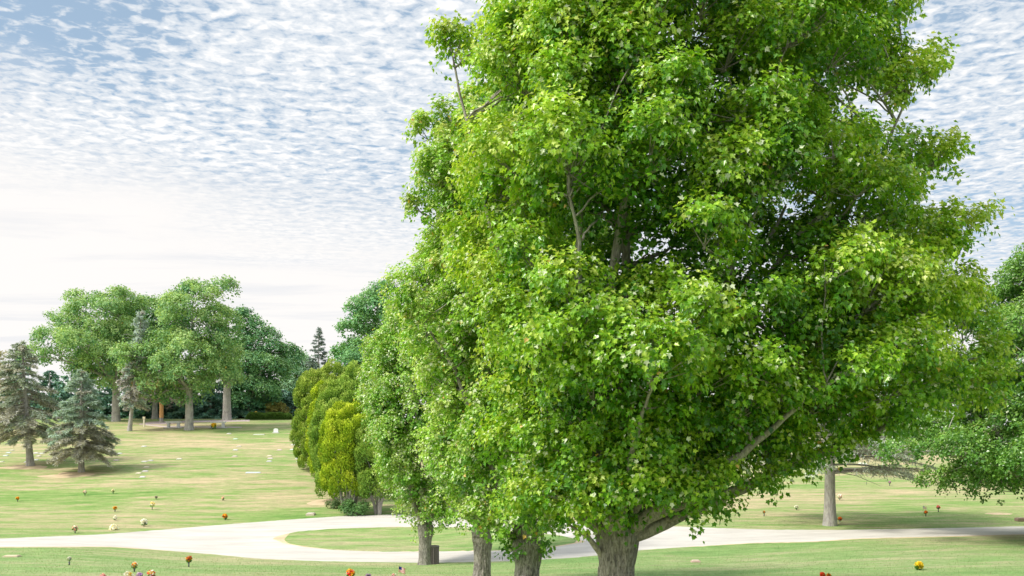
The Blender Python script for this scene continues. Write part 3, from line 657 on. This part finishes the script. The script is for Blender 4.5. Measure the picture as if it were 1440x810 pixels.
bush('garden_bush', 372, 143.5, 3.5, 3.0, [(.16, .26, .08), (.24, .34, .12), (.30, .38, .14)], 'pale green bush behind the middle of the clipped hedge', 4)

# blue spruce on the right, high pale boughs, trunk visible under the big maple
pF = at(1167, 739)
conifer('blue_spruce', 56, pF, 15., 6.6, 3.1, [(.38, .46, .40), (.48, .55, .48), (.58, .64, .57), (.70, .74, .68)], 'blue spruce with a pale grey trunk standing across the drive, seen under the largest maple', None, .335, 190, .02, .24, 38,
    dead=lambda f: .2 if f < .35 else 0, prof=.6, cardw=.2, cardl=.22, barec=(.6, .56, .52), stubs=14)

# ------------------------------------------------------------------ arborvitae
def arbor(seed, px, Y, toprow, w, cols, label, stems=4, low=1.3, nl=None, lean=0):
    rng = np.random.default_rng(seed); b = base(px, Y); H = (HR - toprow) * Y / F - b[2]; root = empty('arborvitae', b, label, 'tree', 'arborvitae clump beside the drive')
    n = nl or int(36 * w * H / 12); C = []
    for _ in range(4000):
        if len(C) >= n: break
        f = rng.random(); z = low + (H - low) * f
        rr = w * .5 * max(0., 1 - abs((f - .42) / .58) ** 2.5) ** .5 * (1 + .10 * math.sin(f * 9 + seed))
        ph = rng.uniform(0, 6.283); p = np.array([rr * math.cos(ph) * .86 + lean * f, rr * math.sin(ph) * .86, z])
        if C and min(np.linalg.norm(p - c) for c in C) < .52: continue
        C.append(p)
    C = np.array(C); mc = MB()
    Rd = .46 * rng.uniform(.75, 1.4, len(C))
    k = 420; idx = np.repeat(np.arange(len(C)), k); N = len(idx)
    d = unit(rng.normal(0, 1, (N, 3)) + unit(C * np.array([1, 1, 0]))[idx] * .7 + np.array([0, 0, .25]))
    pos = C[idx] + d * (Rd[idx] * rng.uniform(.7, 1.08, N))[:, None] * np.array([.9, .9, 1.3])
    bt = .25 * rng.random(len(C))[idx] + .3 * rng.random(N) + .45 * np.clip(d[:, 2] * .6 + .5, 0, 1)  # lobe tops lighter, undersides and creases darker: shading painted into the foliage
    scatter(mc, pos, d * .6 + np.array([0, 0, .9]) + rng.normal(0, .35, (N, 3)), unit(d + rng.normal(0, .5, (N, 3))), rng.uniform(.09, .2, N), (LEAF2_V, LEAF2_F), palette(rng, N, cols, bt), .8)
    ml = MB()
    for s in range(stems):
        ph = rng.uniform(0, 6.28); a = np.array([math.cos(ph) * .18, math.sin(ph) * .18, -.1]); e = C[rng.integers(len(C))] * np.array([.7, .7, 1]); e[2] = H * .6
        ml.tube(wiggle(rng, bez(a, a + np.array([math.cos(ph) * w * .16, math.sin(ph) * w * .16, low * .9]), e, 14), .02), np.linspace(.13, .04, 14), 8)
    ml.build('stems', M_GREY, root, True); mc.build('foliage', M_NEEDLE, root); return root
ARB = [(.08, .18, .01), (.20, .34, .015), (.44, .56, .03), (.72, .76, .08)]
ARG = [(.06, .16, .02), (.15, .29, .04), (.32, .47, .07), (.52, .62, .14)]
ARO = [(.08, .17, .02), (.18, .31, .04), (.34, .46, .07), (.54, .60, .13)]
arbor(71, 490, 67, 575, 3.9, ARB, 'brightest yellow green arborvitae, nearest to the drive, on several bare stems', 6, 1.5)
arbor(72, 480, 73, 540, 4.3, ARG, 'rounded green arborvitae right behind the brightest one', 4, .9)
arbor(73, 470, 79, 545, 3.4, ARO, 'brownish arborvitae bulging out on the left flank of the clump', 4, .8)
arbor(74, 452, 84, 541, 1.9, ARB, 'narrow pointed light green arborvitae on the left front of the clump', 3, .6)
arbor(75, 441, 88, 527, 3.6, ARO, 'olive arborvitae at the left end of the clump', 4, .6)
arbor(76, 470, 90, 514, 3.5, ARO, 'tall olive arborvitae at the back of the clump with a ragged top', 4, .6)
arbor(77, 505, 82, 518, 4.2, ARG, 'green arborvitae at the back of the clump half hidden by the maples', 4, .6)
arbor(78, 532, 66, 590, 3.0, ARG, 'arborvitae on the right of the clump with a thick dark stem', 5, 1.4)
bush('ivy_clump', 497, 65.6, 1.7, 1.0, [(.06, .17, .05), (.11, .25, .07), (.2, .34, .11)], 'low dark ivy clump round the foot of the nearest arborvitae', 8, .11, nspr=60)
bush('ivy_clump', 468, 69.5, .8, .4, [(.07, .15, .05), (.12, .20, .07), (.18, .26, .1)], 'tiny green sprout on the bare soil left of the arborvitae', 9, .09, nspr=25)

# clipped hedge on the hilltop
def hedge():
    rng = np.random.default_rng(91); a = base(346, 136); c = base(412, 136); root = empty('clipped_hedge', (a + c) / 2, 'long low clipped hedge at the top of the slope', 'hedge')
    Lh = np.linalg.norm(c - a); N = 16000; mc = MB(); sgn = (c[2] - a[2]) / Lh
    x = rng.uniform(-.5, .5, N) * Lh; ph = rng.uniform(0, math.pi, N); ry = .75; rz = .95
    edge = np.clip((Lh / 2 - np.abs(x)) / .7, 0, 1) ** .5
    yy = -np.cos(ph); zz = np.sin(ph); q = 4
    nrm = np.stack([np.zeros(N), yy, zz], -1); s = (np.abs(yy) ** q + np.abs(zz) ** q) ** (-1 / q)
    bump = 1 + .07 * np.sin(x * 1.9) + .05 * np.sin(x * 4.3 + 1)
    pos = np.stack([x, yy * s * ry * edge, zz * s * rz * edge * bump + x * sgn - .05], -1)
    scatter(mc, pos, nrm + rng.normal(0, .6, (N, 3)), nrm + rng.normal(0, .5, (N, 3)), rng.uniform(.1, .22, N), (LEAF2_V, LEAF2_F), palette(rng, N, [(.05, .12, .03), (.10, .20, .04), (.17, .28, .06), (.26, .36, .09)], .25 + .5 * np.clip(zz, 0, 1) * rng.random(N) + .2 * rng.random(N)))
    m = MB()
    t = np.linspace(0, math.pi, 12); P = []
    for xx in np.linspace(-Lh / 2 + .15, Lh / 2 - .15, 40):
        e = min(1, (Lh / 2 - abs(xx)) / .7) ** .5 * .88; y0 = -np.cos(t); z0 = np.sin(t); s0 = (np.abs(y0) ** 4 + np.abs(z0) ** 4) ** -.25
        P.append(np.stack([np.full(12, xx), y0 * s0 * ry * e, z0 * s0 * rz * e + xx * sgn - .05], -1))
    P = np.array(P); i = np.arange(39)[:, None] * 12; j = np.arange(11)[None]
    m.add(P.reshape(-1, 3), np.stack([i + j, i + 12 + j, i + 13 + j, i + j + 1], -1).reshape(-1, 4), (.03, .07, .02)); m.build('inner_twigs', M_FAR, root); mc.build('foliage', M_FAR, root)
hedge()

# ------------------------------------------------------------------ grave furniture
def plaque(px, row, label, w=.62, d=.36, h=.035, colr=(.66, .64, .58), group='flat grave markers in the hillside lawn', name='grave_marker', seed=0):
    rng = np.random.default_rng(int(px * 7 + row)); p = at(px, row)
    root = empty(name, p, label, 'grave marker', group, rz=rng.normal(0, .08))
    gx = (ground(p[0] + .3, p[1]) - ground(p[0] - .3, p[1])) / .6; gy = (ground(p[0], p[1] + .3) - ground(p[0], p[1] - .3)) / .6
    root.rotation_euler[0] = math.atan(gy); root.rotation_euler[1] = -math.atan(gx)
    m = MB(); m.box((0, 0, h / 2 - .02), (w + .12, d + .12, h), tuple(c * .8 for c in colr)); m.build('base_slab', M_STONE, root)
    m = MB(); m.box((0, 0, h + .003), (w, d, .045), tuple(c * rng.uniform(.9, 1.15) for c in colr)); m.build('plate', M_STONE, root)
    return root
hill = [(16.5, 633.6), (12, 637), (8, 641), (2, 649.6), (50.6, 637.5), (58.5, 638), (54, 641.7), (51, 647), (38, 650), (88, 648), (91, 643.5), (168, 638), (163.5, 647.6), (203, 649.4), (211.6, 648), (206, 657), (204, 663), (200.5, 671),
        (195, 665.7), (252, 645.7), (202.5, 628), (393, 633), (411, 632.6), (412, 626), (379, 641.5), (380, 645), (378.5, 649), (418.5, 640), (419, 645), (421, 649), (330, 642), (356, 665), (331, 633), (336, 628), (331, 617.5), (322, 610), (364, 611.4)]
for k, (a, b_) in enumerate(hill):
    if k < 9: lab = 'small pale flat grave marker in the grass round the foot of the leftmost spruce'; g = 'flat grave markers by the leftmost spruce'
    elif k < 13: lab = 'small pale flat grave marker in the lawn beside the smaller spruce'; g = 'flat grave markers by the smaller spruce'
    elif k < 21: lab = 'small tan flat grave marker on the slope below the tallest oak and dead spruce'; g = 'flat grave markers below the tallest oak'
    elif k < 30: lab = 'small white flat grave marker in the short rows beside the arborvitae clump'; g = 'flat grave markers by the arborvitae clump'
    else: lab = 'small flat grave marker in the middle of the open slope below the hedge'; g = 'flat grave markers below the hedge'
    big = (a, b_) in ((356, 665), (364, 611.4))
    plaque(a, b_, lab, w=1.3 if big else .40, d=.34, colr=(.68, .67, .62) if k % 3 else (.66, .58, .48), group=g, h=.045)
plaque(17, 783, 'tan flat grave marker in the near lawn at the left edge', .6, .35, .05, (.62, .52, .38), None)
plaque(978, 790.5, 'pinkish flat grave marker in the near lawn right of the largest maple', .3, .2, .08, (.72, .50, .42), None)
plaque(437, 724.5, 'tan flat grave marker at the edge of the drive below the arborvitae', .5, .3, .14, (.70, .58, .48), None)
plaque(1213, 654, 'white flat grave marker on the slope above the blue spruce trunk', .7, .4, .2, (.75, .74, .72), None)
plaque(1436, 733, 'brown grave marker at the right edge just beyond the drive', .5, .35, .2, (.30, .20, .15), None)

def bench(px, row, label, flowers):
    p = at(px, row); root = empty('memorial_bench', p, label, 'bench', 'white stone benches on the hilltop', rz=R(4))
    m = MB(); m.box((0, 0, .78), (1.9, .62, .16), (.78, .77, .74)); m.build('seat', M_STONE, root)
    for s in (-1, 1):
        m = MB(); m.box((s * .62, 0, .34), (.28, .5, .72), (.60, .59, .58)); m.build('leg', M_STONE, root)
    m = MB(); m.box((0, 0, .02), (2.3, .9, .1), (.5, .49, .47)); m.build('plinth', M_STONE, root)
    return root
bench(244, 602, 'grey white stone bench left of the tallest oak trunk', 0)
bench(307, 602, 'white stone bench with yellow flowers beside it, right of the tallest oak trunk', 1)

def bouquet(px, row, label, cols, h=.42, w=.28, n=70, vase=(.12, .12, .13), vh=.16, psize=.06, green=.25, name='flower_vase', vr=.045, cat='flower vase'):
    rng = np.random.default_rng(int(px * 13 + row)); p = at(px, row); root = empty(name, p, label, cat, 'flower vases on the graves'); h *= .9; w *= .82
    m = MB(); m.lathe([(.001, 0), (vr * .8, 0), (vr * .65, vh * .5), (vr, vh), (vr * .7, vh)], sides=10, color=vase); m.build('vase', M_PAINT, root, True)
    r = w / 2; zc = h - r * .85
    d = unit(rng.normal(0, 1, (n, 3)) + np.array([0, 0, .45])); P = d * r * rng.uniform(.55, 1.05, (n, 1)) * np.array([1, 1, .85]) + np.array([0, 0, zc])
    m = MB(); ci = rng.integers(len(cols), size=n)
    for q in range(3):
        scatter(m, P, d * .4 + rng.normal(0, .8, (n, 3)), d + rng.normal(0, .35, (n, 3)), psize * rng.uniform(.8, 1.3, n), (LEAF2_V, LEAF2_F), np.array(cols)[ci] * rng.uniform(.85, 1.1, (n, 1)), 1.3)
    m.build('flowers', M_PETAL, root)
    k = max(8, int(n * green * 2)); d = unit(rng.normal(0, 1, (k, 3))); P = d * r * .5 + np.array([0, 0, zc - r * .5])
    m = MB(); scatter(m, P, d + np.array([0, 0, .3]), rng.normal(0, 1, (k, 3)), np.full(k, psize * 1.7), (LEAF2_V, LEAF2_F), np.array([(.07, .2, .04)]) * rng.uniform(.6, 1.4, (k, 1)), .7)
    for s in range(6): a = s * 1.05; m.tube(np.array([[0, 0, vh * .6], [.4 * r * math.cos(a), .4 * r * math.sin(a), zc]]), .006, 4, (.06, .16, .03))
    m.build('stems', M_PETAL, root)
    return root
WH, YE, OR_, RE, PK_, PU, CR = (.80, .79, .78), (.80, .58, .05), (.80, .30, .03), (.70, .05, .03), (.78, .45, .48), (.42, .25, .55), (.78, .70, .52)
bouquet(24.8, 705.5, 'small yellow flower vase on the slope near the left edge', [YE, OR_])
bouquet(119.5, 697, 'white flower vase on the slope below the smaller spruce trunk', [WH, PK_], .48, .3)
bouquet(159, 694.5, 'white flower vase in line with and right of the one below the smaller spruce', [WH, CR], .42, .26)
bouquet(161.7, 720, 'bright yellow orange flower vase in the middle of the lower left slope', [YE, OR_], .46, .32)
bouquet(162, 732, 'small white flower vase directly below the bright yellow one', [WH, WH], .36, .3, vase=(.5, .5, .5))
bouquet(214, 716.5, 'cream flower vase on the lower slope, right of the bright yellow one', [CR, YE, WH], .62, .42)
bouquet(219.5, 702, 'little grey brown faded flower vase above the cream one', [(.35, .3, .25), (.5, .45, .4)], .28, .2)
bouquet(105.6, 750, 'pale pink flower vase at the upper edge of the drive, far left', [PK_, WH], .5, .36, psize=.08)
bouquet(160, 745, 'wide heap of white flowers at the upper edge of the drive', [WH, WH, CR], .34, .62, 130, psize=.09)
bouquet(202.6, 740, 'large white flower bunch at the upper edge of the drive', [WH], .5, .46, 110, psize=.09)
bouquet(313.6, 704, 'tiny faded pink vase alone on the open slope', [PK_, CR], .32, .22)
bouquet(316.5, 731, 'orange and yellow flower bunch just above the drive in the middle', [OR_, YE, (.45, .10, .03)], .44, .38, 110, psize=.07)
bouquet(97.5, 794.5, 'single white rose bunch on a thin dark stand in the near lawn, far left', [WH], .38, .16, 60, vh=.14, psize=.05)
bouquet(265.5, 797, 'tall orange, yellow and red flower bunch in the near lawn', [OR_, YE, RE, (.6, .08, .25), YE], .52, .30, 120, vh=.2)
bouquet(189, 804, 'orange and white flower bunch on a dark post at the bottom left', [OR_, YE, WH], .40, .24, 90, vh=.24)
bouquet(180, 813, 'white and yellow flowers cut by the bottom edge, left of the purple ones', [WH, YE, WH], .26, .34, 90)
bouquet(196, 813.5, 'small purple flowers cut by the bottom edge', [PU, (.7, .6, .75)], .22, .22, 70)
bouquet(213, 813, 'red and white flowers cut by the bottom edge', [WH, RE, YE], .30, .30, 90)
bouquet(145, 814, 'pink flowers cut by the bottom edge, far left', [PK_], .18, .22, 60)
bouquet(493, 813, 'full orange, red and cream flower bunch at the bottom edge below the arborvitae', [OR_, RE, YE, WH], .36, .36, 130, psize=.07)
bouquet(518, 813, 'small lilac flowers at the bottom edge', [PU, WH], .16, .2, 40)
bouquet(1074.5, 726, 'thin dark vase with a dab of orange on the slope right of the largest maple', [OR_, (.3, .2, .1)], .36, .12, 30, vh=.24)
bouquet(1120, 717, 'small white flower vase on the slope left of the blue spruce trunk', [WH], .34, .26)
bouquet(1181, 703.5, 'white flower bunch on the slope just right of the blue spruce trunk', [WH, WH, PK_], .5, .40)
bouquet(1181, 735, 'red flower vase at the foot of the blue spruce', [RE, OR_], .36, .24, vase=(.6, .6, .6))
bouquet(1251, 683, 'small pink flower vase on the slope below the linden boughs', [PK_, PU], .42, .2)
bouquet(1302, 726, 'orange flower vase beside a small faded flag on the right slope', [OR_, RE], .38, .22, vh=.22)
bouquet(1319.5, 720, 'red flower vase in a dark cup on the right slope', [RE, PK_], .48, .24, vh=.24)
bouquet(1293, 801.5, 'bright yellow flower bunch in the near lawn on the right', [YE, (.80, .66, .05)], .34, .36, 120, psize=.075)
bouquet(1156.5, 814.5, 'red flower bunch cut by the bottom edge on the right', [RE, (.75, .10, .03)], .26, .18, 60)
bouquet(1165.5, 815, 'small orange flowers beside the red ones at the bottom edge', [OR_], .22, .1, 30)
bouquet(300.5, 603.5, 'yellow flowers beside the right stone bench on the hilltop', [YE], .8, .7, 60, psize=.16)

def small_flag(px, row, label, H, w, faded):
    p = at(px, row); root = empty('small_flag', p, label, 'flag', 'small flags on graves')
    m = MB(); m.tube(np.array([[0, 0, -.05], [0, 0, H]]), .006, 6, (.5, .35, .2)); m.build('stick', M_WOOD, root, True)
    m = MB(); hh = w * .62; n = 10; ns = 13
    rc, wc, bc = ((.55, .05, .06), (.75, .74, .74), (.03, .05, .25)) if not faded else ((.68, .36, .36), (.75, .70, .70), (.35, .35, .5))
    for s in range(ns):
        z1 = H - hh * s / ns; z0 = H - hh * (s + 1) / ns
        xs_ = np.linspace(.006, w * .75, n); sag = -.35 * xs_ ; yy = .03 * np.sin(xs_ * 22)
        V = np.concatenate([np.stack([xs_, yy, z0 + sag], -1), np.stack([xs_, yy, z1 + sag], -1)])
        f = np.array([[i, i + 1, n + i + 1, n + i] for i in range(n - 1)])
        cc = np.array([bc if (i < 4 and s < 7) else (rc if s % 2 == 0 else wc) for i in range(n - 1)])
        m.add(V, f, cc)
    m.build('cloth', M_PETAL, root)
small_flag(560.5, 814, 'small stars and stripes flag at the bottom edge left of the fourth maple', .5, .36, False)
small_flag(1298, 724.5, 'faded pinkish small flag on the right slope beside the orange vase', .62, .3, True)
bouquet(554, 814, 'small pink and white flowers beside the flag at the bottom edge', [PK_, WH], .2, .2, 50)

# litter bin beside the fourth maple
pb = at(610, 793); root = empty('litter_bin', pb, 'slatted brown litter bin behind the trunk of the fourth maple', 'bin')
m = MB()
for k in range(16):
    a = k * 2 * math.pi / 16; m.box((.25 * math.cos(a), .25 * math.sin(a), .42), (.03, .08, .84), tuple(np.array((.16, .13, .13)) * (1 + .25 * math.sin(k * 2.3))), rz=a)
m.build('slats', M_WOOD, root)
m = MB(); m.lathe([(.22, .02), (.22, .80), (.20, .80), (.20, .1), (.001, .1)], sides=20, color=(.05, .05, .055)); m.build('liner', M_PAINT, root, True)
m = MB(); m.lathe([(.20, .84), (.285, .84), (.29, .88), (.26, .92), (.19, .92), (.18, .86)], sides=24, color=(.14, .12, .12)); m.build('rim', M_PAINT, root, True)

# posts on the hilltop
def post(px, row, H, c, topc, label, r=.09):
    p = at(px, row); root = empty('marker_post', p, label, 'post', 'posts on the hilltop')
    m = MB(); m.box((0, 0, H / 2 - .05), (r * 2, r * 2, H), c); m.build('shaft', M_PAINT, root)
    m = MB(); m.box((0, 0, H + .12 - .05), (r * 3.2, r * 2.6, .28), topc); m.build('cap', M_PAINT, root)
post(202.5, 600, 1.1, (.66, .60, .48), (.70, .62, .45), 'cream post at the left end of the hilltop path')
post(360, 589.8, 1.0, (.45, .33, .2), (.75, .52, .08), 'yellow topped post behind the clipped hedge')
# white upright headstone
p = at(388, 609); root = empty('headstone', p, 'small white upright headstone on the slope below the hedge', 'headstone')
m = MB(); m.box((0, 0, .04), (.75, .4, .12), (.6, .6, .58)); m.build('base_slab', M_STONE, root)
m = MB(); t_ = np.linspace(0, math.pi, 9); O = [(-.28, .1), (.28, .1)] + [(.28 * math.cos(a), .42 + .16 * math.sin(a)) for a in t_]
n = len(O); V = np.array([(x, -.07, z) for x, z in O] + [(x, .07, z) for x, z in O])
m.add(V, np.array([list(range(n))]), (.8, .8, .78)); m.add(V, np.array([list(range(2 * n - 1, n - 1, -1))]), (.8, .8, .78)); m.add(V, np.array([[i, n + i, n + (i + 1) % n, (i + 1) % n] for i in range(n)]), (.8, .8, .78))
m.build('tablet', M_STONE, root)
# a glimpse of a pale gabled house behind the clump
b = base(452, 172); root = empty('distant_house', b, 'pale gabled house glimpsed above the left end of the arborvitae clump', 'house', rz=R(12))
Hh = (HR - 534) * 172 / F - b[2]
m = MB(); m.box((0, 0, Hh / 2 - .5), (5, 6, Hh + 1), (.62, .62, .62)); m.build('wall', M_PAINT, root)
m = MB(); e = Hh; V = np.array([(-2.9, -3.3, e), (2.9, -3.3, e), (0, -3.3, e + 2.1), (-2.9, 3.3, e), (2.9, 3.3, e), (0, 3.3, e + 2.1)])
m.add(V, [[0, 3, 5, 2], [1, 2, 5, 4]], (.5, .49, .49)); m.add(V, [[0, 1, 2], [3, 5, 4]], (.72, .72, .72)); m.build('roof', M_PAINT, root)
m = MB(); m.box((-1, -3.02, Hh - 1.2), (.9, .08, 1.2), (.12, .14, .17)); m.box((1, -3.02, Hh - 1.2), (.9, .08, 1.2), (.12, .14, .17)); m.build('window', M_PAINT, root)

# ------------------------------------------------------------------ short grass tufts (texture of the near lawn)
def tufts():
    rng = np.random.default_rng(77); N = 60000; mc = MB()
    Y = rng.uniform(34, 62, N); px = rng.uniform(-60, 1500, N); X = (px - PX0) / F * Y; Z = ground(X, Y)
    row = HR - F * Z / Y; lo = np.interp(px, PX, LO); hi = np.interp(px, PX, HI)
    k = ((row > lo + 1) | (row < hi - 1)); X, Y, Z = X[k], Y[k], Z[k]; N = len(X)
    scatter(mc, np.stack([X, Y, Z - .01], -1), np.array([0, 0, 1.]) + rng.normal(0, .5, (N, 3)), rng.normal(0, 1, (N, 3)), rng.uniform(.03, .07, N), (LEAF2_V, LEAF2_F), palette(rng, N, [(.16, .29, .08), (.25, .38, .14), (.34, .43, .19), (.46, .42, .24)], rng.random(N) ** 1.3), .35)
    o = mc.build('grass', M_FAR); tag(o, 'short mown grass blades on the near lawn', 'grass', kind='stuff')
tufts()

# ------------------------------------------------------------------ light and sky
SUN_EL, SUN_AZ = 48, -62       # azimuth measured from +Y (view direction) towards +X: from the left, a little in front
sun = bpy.data.lights.new('sun', 'SUN'); sun.energy = 3.9; sun.angle = R(11); sun.color = (1, .96, .88)
so = bpy.data.objects.new('sun', sun); col.objects.link(so)
from mathutils import Vector
SUN_AZ = -115
sd = Vector((math.sin(R(SUN_AZ)) * math.cos(R(SUN_EL)), math.cos(R(SUN_AZ)) * math.cos(R(SUN_EL)), math.sin(R(SUN_EL))))
so.rotation_euler = sd.to_track_quat('Z', 'Y').to_euler()

w = bpy.data.worlds.new('World'); sc.world = w; w.use_nodes = True
N = w.node_tree.nodes; L = w.node_tree.links; N.clear()
sky = nd(N, 'ShaderNodeTexSky', sky_type='NISHITA'); sky.sun_disc = False; sky.sun_elevation = R(SUN_EL); sky.sun_rotation = R(SUN_AZ)
STR = .12
tc = nd(N, 'ShaderNodeTexCoord'); sep = nd(N, 'ShaderNodeSeparateXYZ'); L.new(tc.outputs['Generated'], sep.inputs[0])
def math_(op, a, b=None, c=None, clamp=False):
    n = nd(N, 'ShaderNodeMath', operation=op); n.use_clamp = clamp
    for k, v in enumerate((a, b, c)):
        if v is None: continue
        if isinstance(v, (int, float)): n.inputs[k].default_value = v
        else: L.new(v, n.inputs[k])
    return n.outputs[0]
def mrange(v, a, b, c=0, d=1, smooth=True):
    n = nd(N, 'ShaderNodeMapRange'); n.interpolation_type = 'SMOOTHSTEP' if smooth else 'LINEAR'
    n.inputs['From Min'].default_value = a; n.inputs['From Max'].default_value = b; n.inputs['To Min'].default_value = c; n.inputs['To Max'].default_value = d
    L.new(v, n.inputs['Value']); return n.outputs[0]
def mixc(f, a, b):
    n = nd(N, 'ShaderNodeMix', data_type='RGBA')
    if isinstance(f, (int, float)): n.inputs[0].default_value = f
    else: L.new(f, n.inputs[0])
    for k, v in ((6, a), (7, b)):
        if isinstance(v, tuple): n.inputs[k].default_value = (*v, 1)
        else: L.new(v, n.inputs[k])
    return n.outputs[2]
zc = math_('MAXIMUM', sep.outputs['Z'], .03)
pl = nd(N, 'ShaderNodeCombineXYZ'); L.new(math_('DIVIDE', sep.outputs['X'], zc), pl.inputs[0]); L.new(math_('DIVIDE', sep.outputs['Y'], zc), pl.inputs[1])
def noisew(scale, rot, st, detail, rough, dist, off=0):
    mp = nd(N, 'ShaderNodeMapping'); mp.inputs['Rotation'].default_value = (0, 0, R(rot)); mp.inputs['Scale'].default_value = (st[0], st[1], 1); mp.inputs['Location'].default_value = (off, off * .6, 0)
    L.new(pl.outputs[0], mp.inputs[0]); n = nd(N, 'ShaderNodeTexNoise', Scale=scale, Detail=detail, Roughness=rough, Distortion=dist); L.new(mp.outputs[0], n.inputs['Vector']); return n.outputs['Fac']
puff = noisew(23, -14, (.80, 1.0), 3.6, .52, .5)
fine = noisew(50, -14, (1.1, .9), 4.0, .6, .3, 3)
big = noisew(.9, 20, (1, 1), 3.0, .5, .4, 11)
wisp = noisew(.8, 8, (.5, 1.6), 6.0, .6, .6, 5)
cov = math_('ADD', math_('ADD', puff, math_('MULTIPLY', math_('SUBTRACT', fine, .5), .35)), math_('MULTIPLY', math_('SUBTRACT', big, .5), .55))
# open blue towards the upper left of the view
hole = math_('MULTIPLY', mrange(sep.outputs['Z'], .33, .45), mrange(math_('DIVIDE', sep.outputs['X'], math_('MAXIMUM', sep.outputs['Y'], .05)), -.30, -.50))
cov = math_('SUBTRACT', cov, math_('MULTIPLY', hole, .30))
mask = mrange(cov, .30, .54)
blue = nd(N, 'ShaderNodeVectorMath', operation='MULTIPLY_ADD')
L.new(sky.outputs[0], blue.inputs[0]); blue.inputs[1].default_value = (.55, .55, .55); blue.inputs[2].default_value = (.27 / STR, .36 / STR, .44 / STR)
white = mixc(mrange(cov, .50, .72), (.76 / STR, .82 / STR, .89 / STR), (1.04 / STR, 1.04 / STR, 1.04 / STR))
c1 = mixc(mask, blue.outputs[0], white)
# thick bright haze low down
hz = mixc(mrange(wisp, .34, .52), (.90 / STR, .90 / STR, .915 / STR), (1.01 / STR, .985 / STR, .965 / STR))
xr = math_('DIVIDE', sep.outputs['X'], math_('MAXIMUM', sep.outputs['Y'], .05))
lim = math_('ADD', sep.outputs['Z'], math_('ADD', math_('MULTIPLY', xr, .14), math_('MULTIPLY', math_('SUBTRACT', big, .5), .14)))
c2 = mixc(mrange(lim, .15, .29), hz, c1)
# sun through thin cloud: unseen bright patch added round it as soft light
dt_ = nd(N, 'ShaderNodeVectorMath', operation='DOT_PRODUCT'); L.new(tc.outputs['Generated'], dt_.inputs[0]); dt_.inputs[1].default_value = tuple(sd)
glow = math_('MULTIPLY_ADD', mrange(dt_.outputs['Value'], .6, .98), 1.8, 1.0)
c3 = nd(N, 'ShaderNodeVectorMath', operation='SCALE'); L.new(c2, c3.inputs[0]); L.new(glow, c3.inputs['Scale']); c2 = c3.outputs[0]
bg = nd(N, 'ShaderNodeBackground', Strength=STR); L.new(c2, bg.inputs['Color'])
out = nd(N, 'ShaderNodeOutputWorld'); L.new(bg.outputs[0], out.inputs[0])

cam = bpy.data.cameras.new('camera'); co = bpy.data.objects.new('camera', cam); col.objects.link(co)
co.location = (0, 0, 0); co.rotation_euler = (R(90), 0, 0)
cam.sensor_width = 36; cam.lens = 36 * F / 1440; cam.shift_y = (HR - 405) / 1440; cam.clip_end = 9000
sc.camera = co
sc.view_settings.view_transform = 'Standard'; sc.view_settings.look = 'None'; sc.view_settings.exposure = 0
sc.cycles.max_bounces = 8; sc.cycles.transmission_bounces = 6
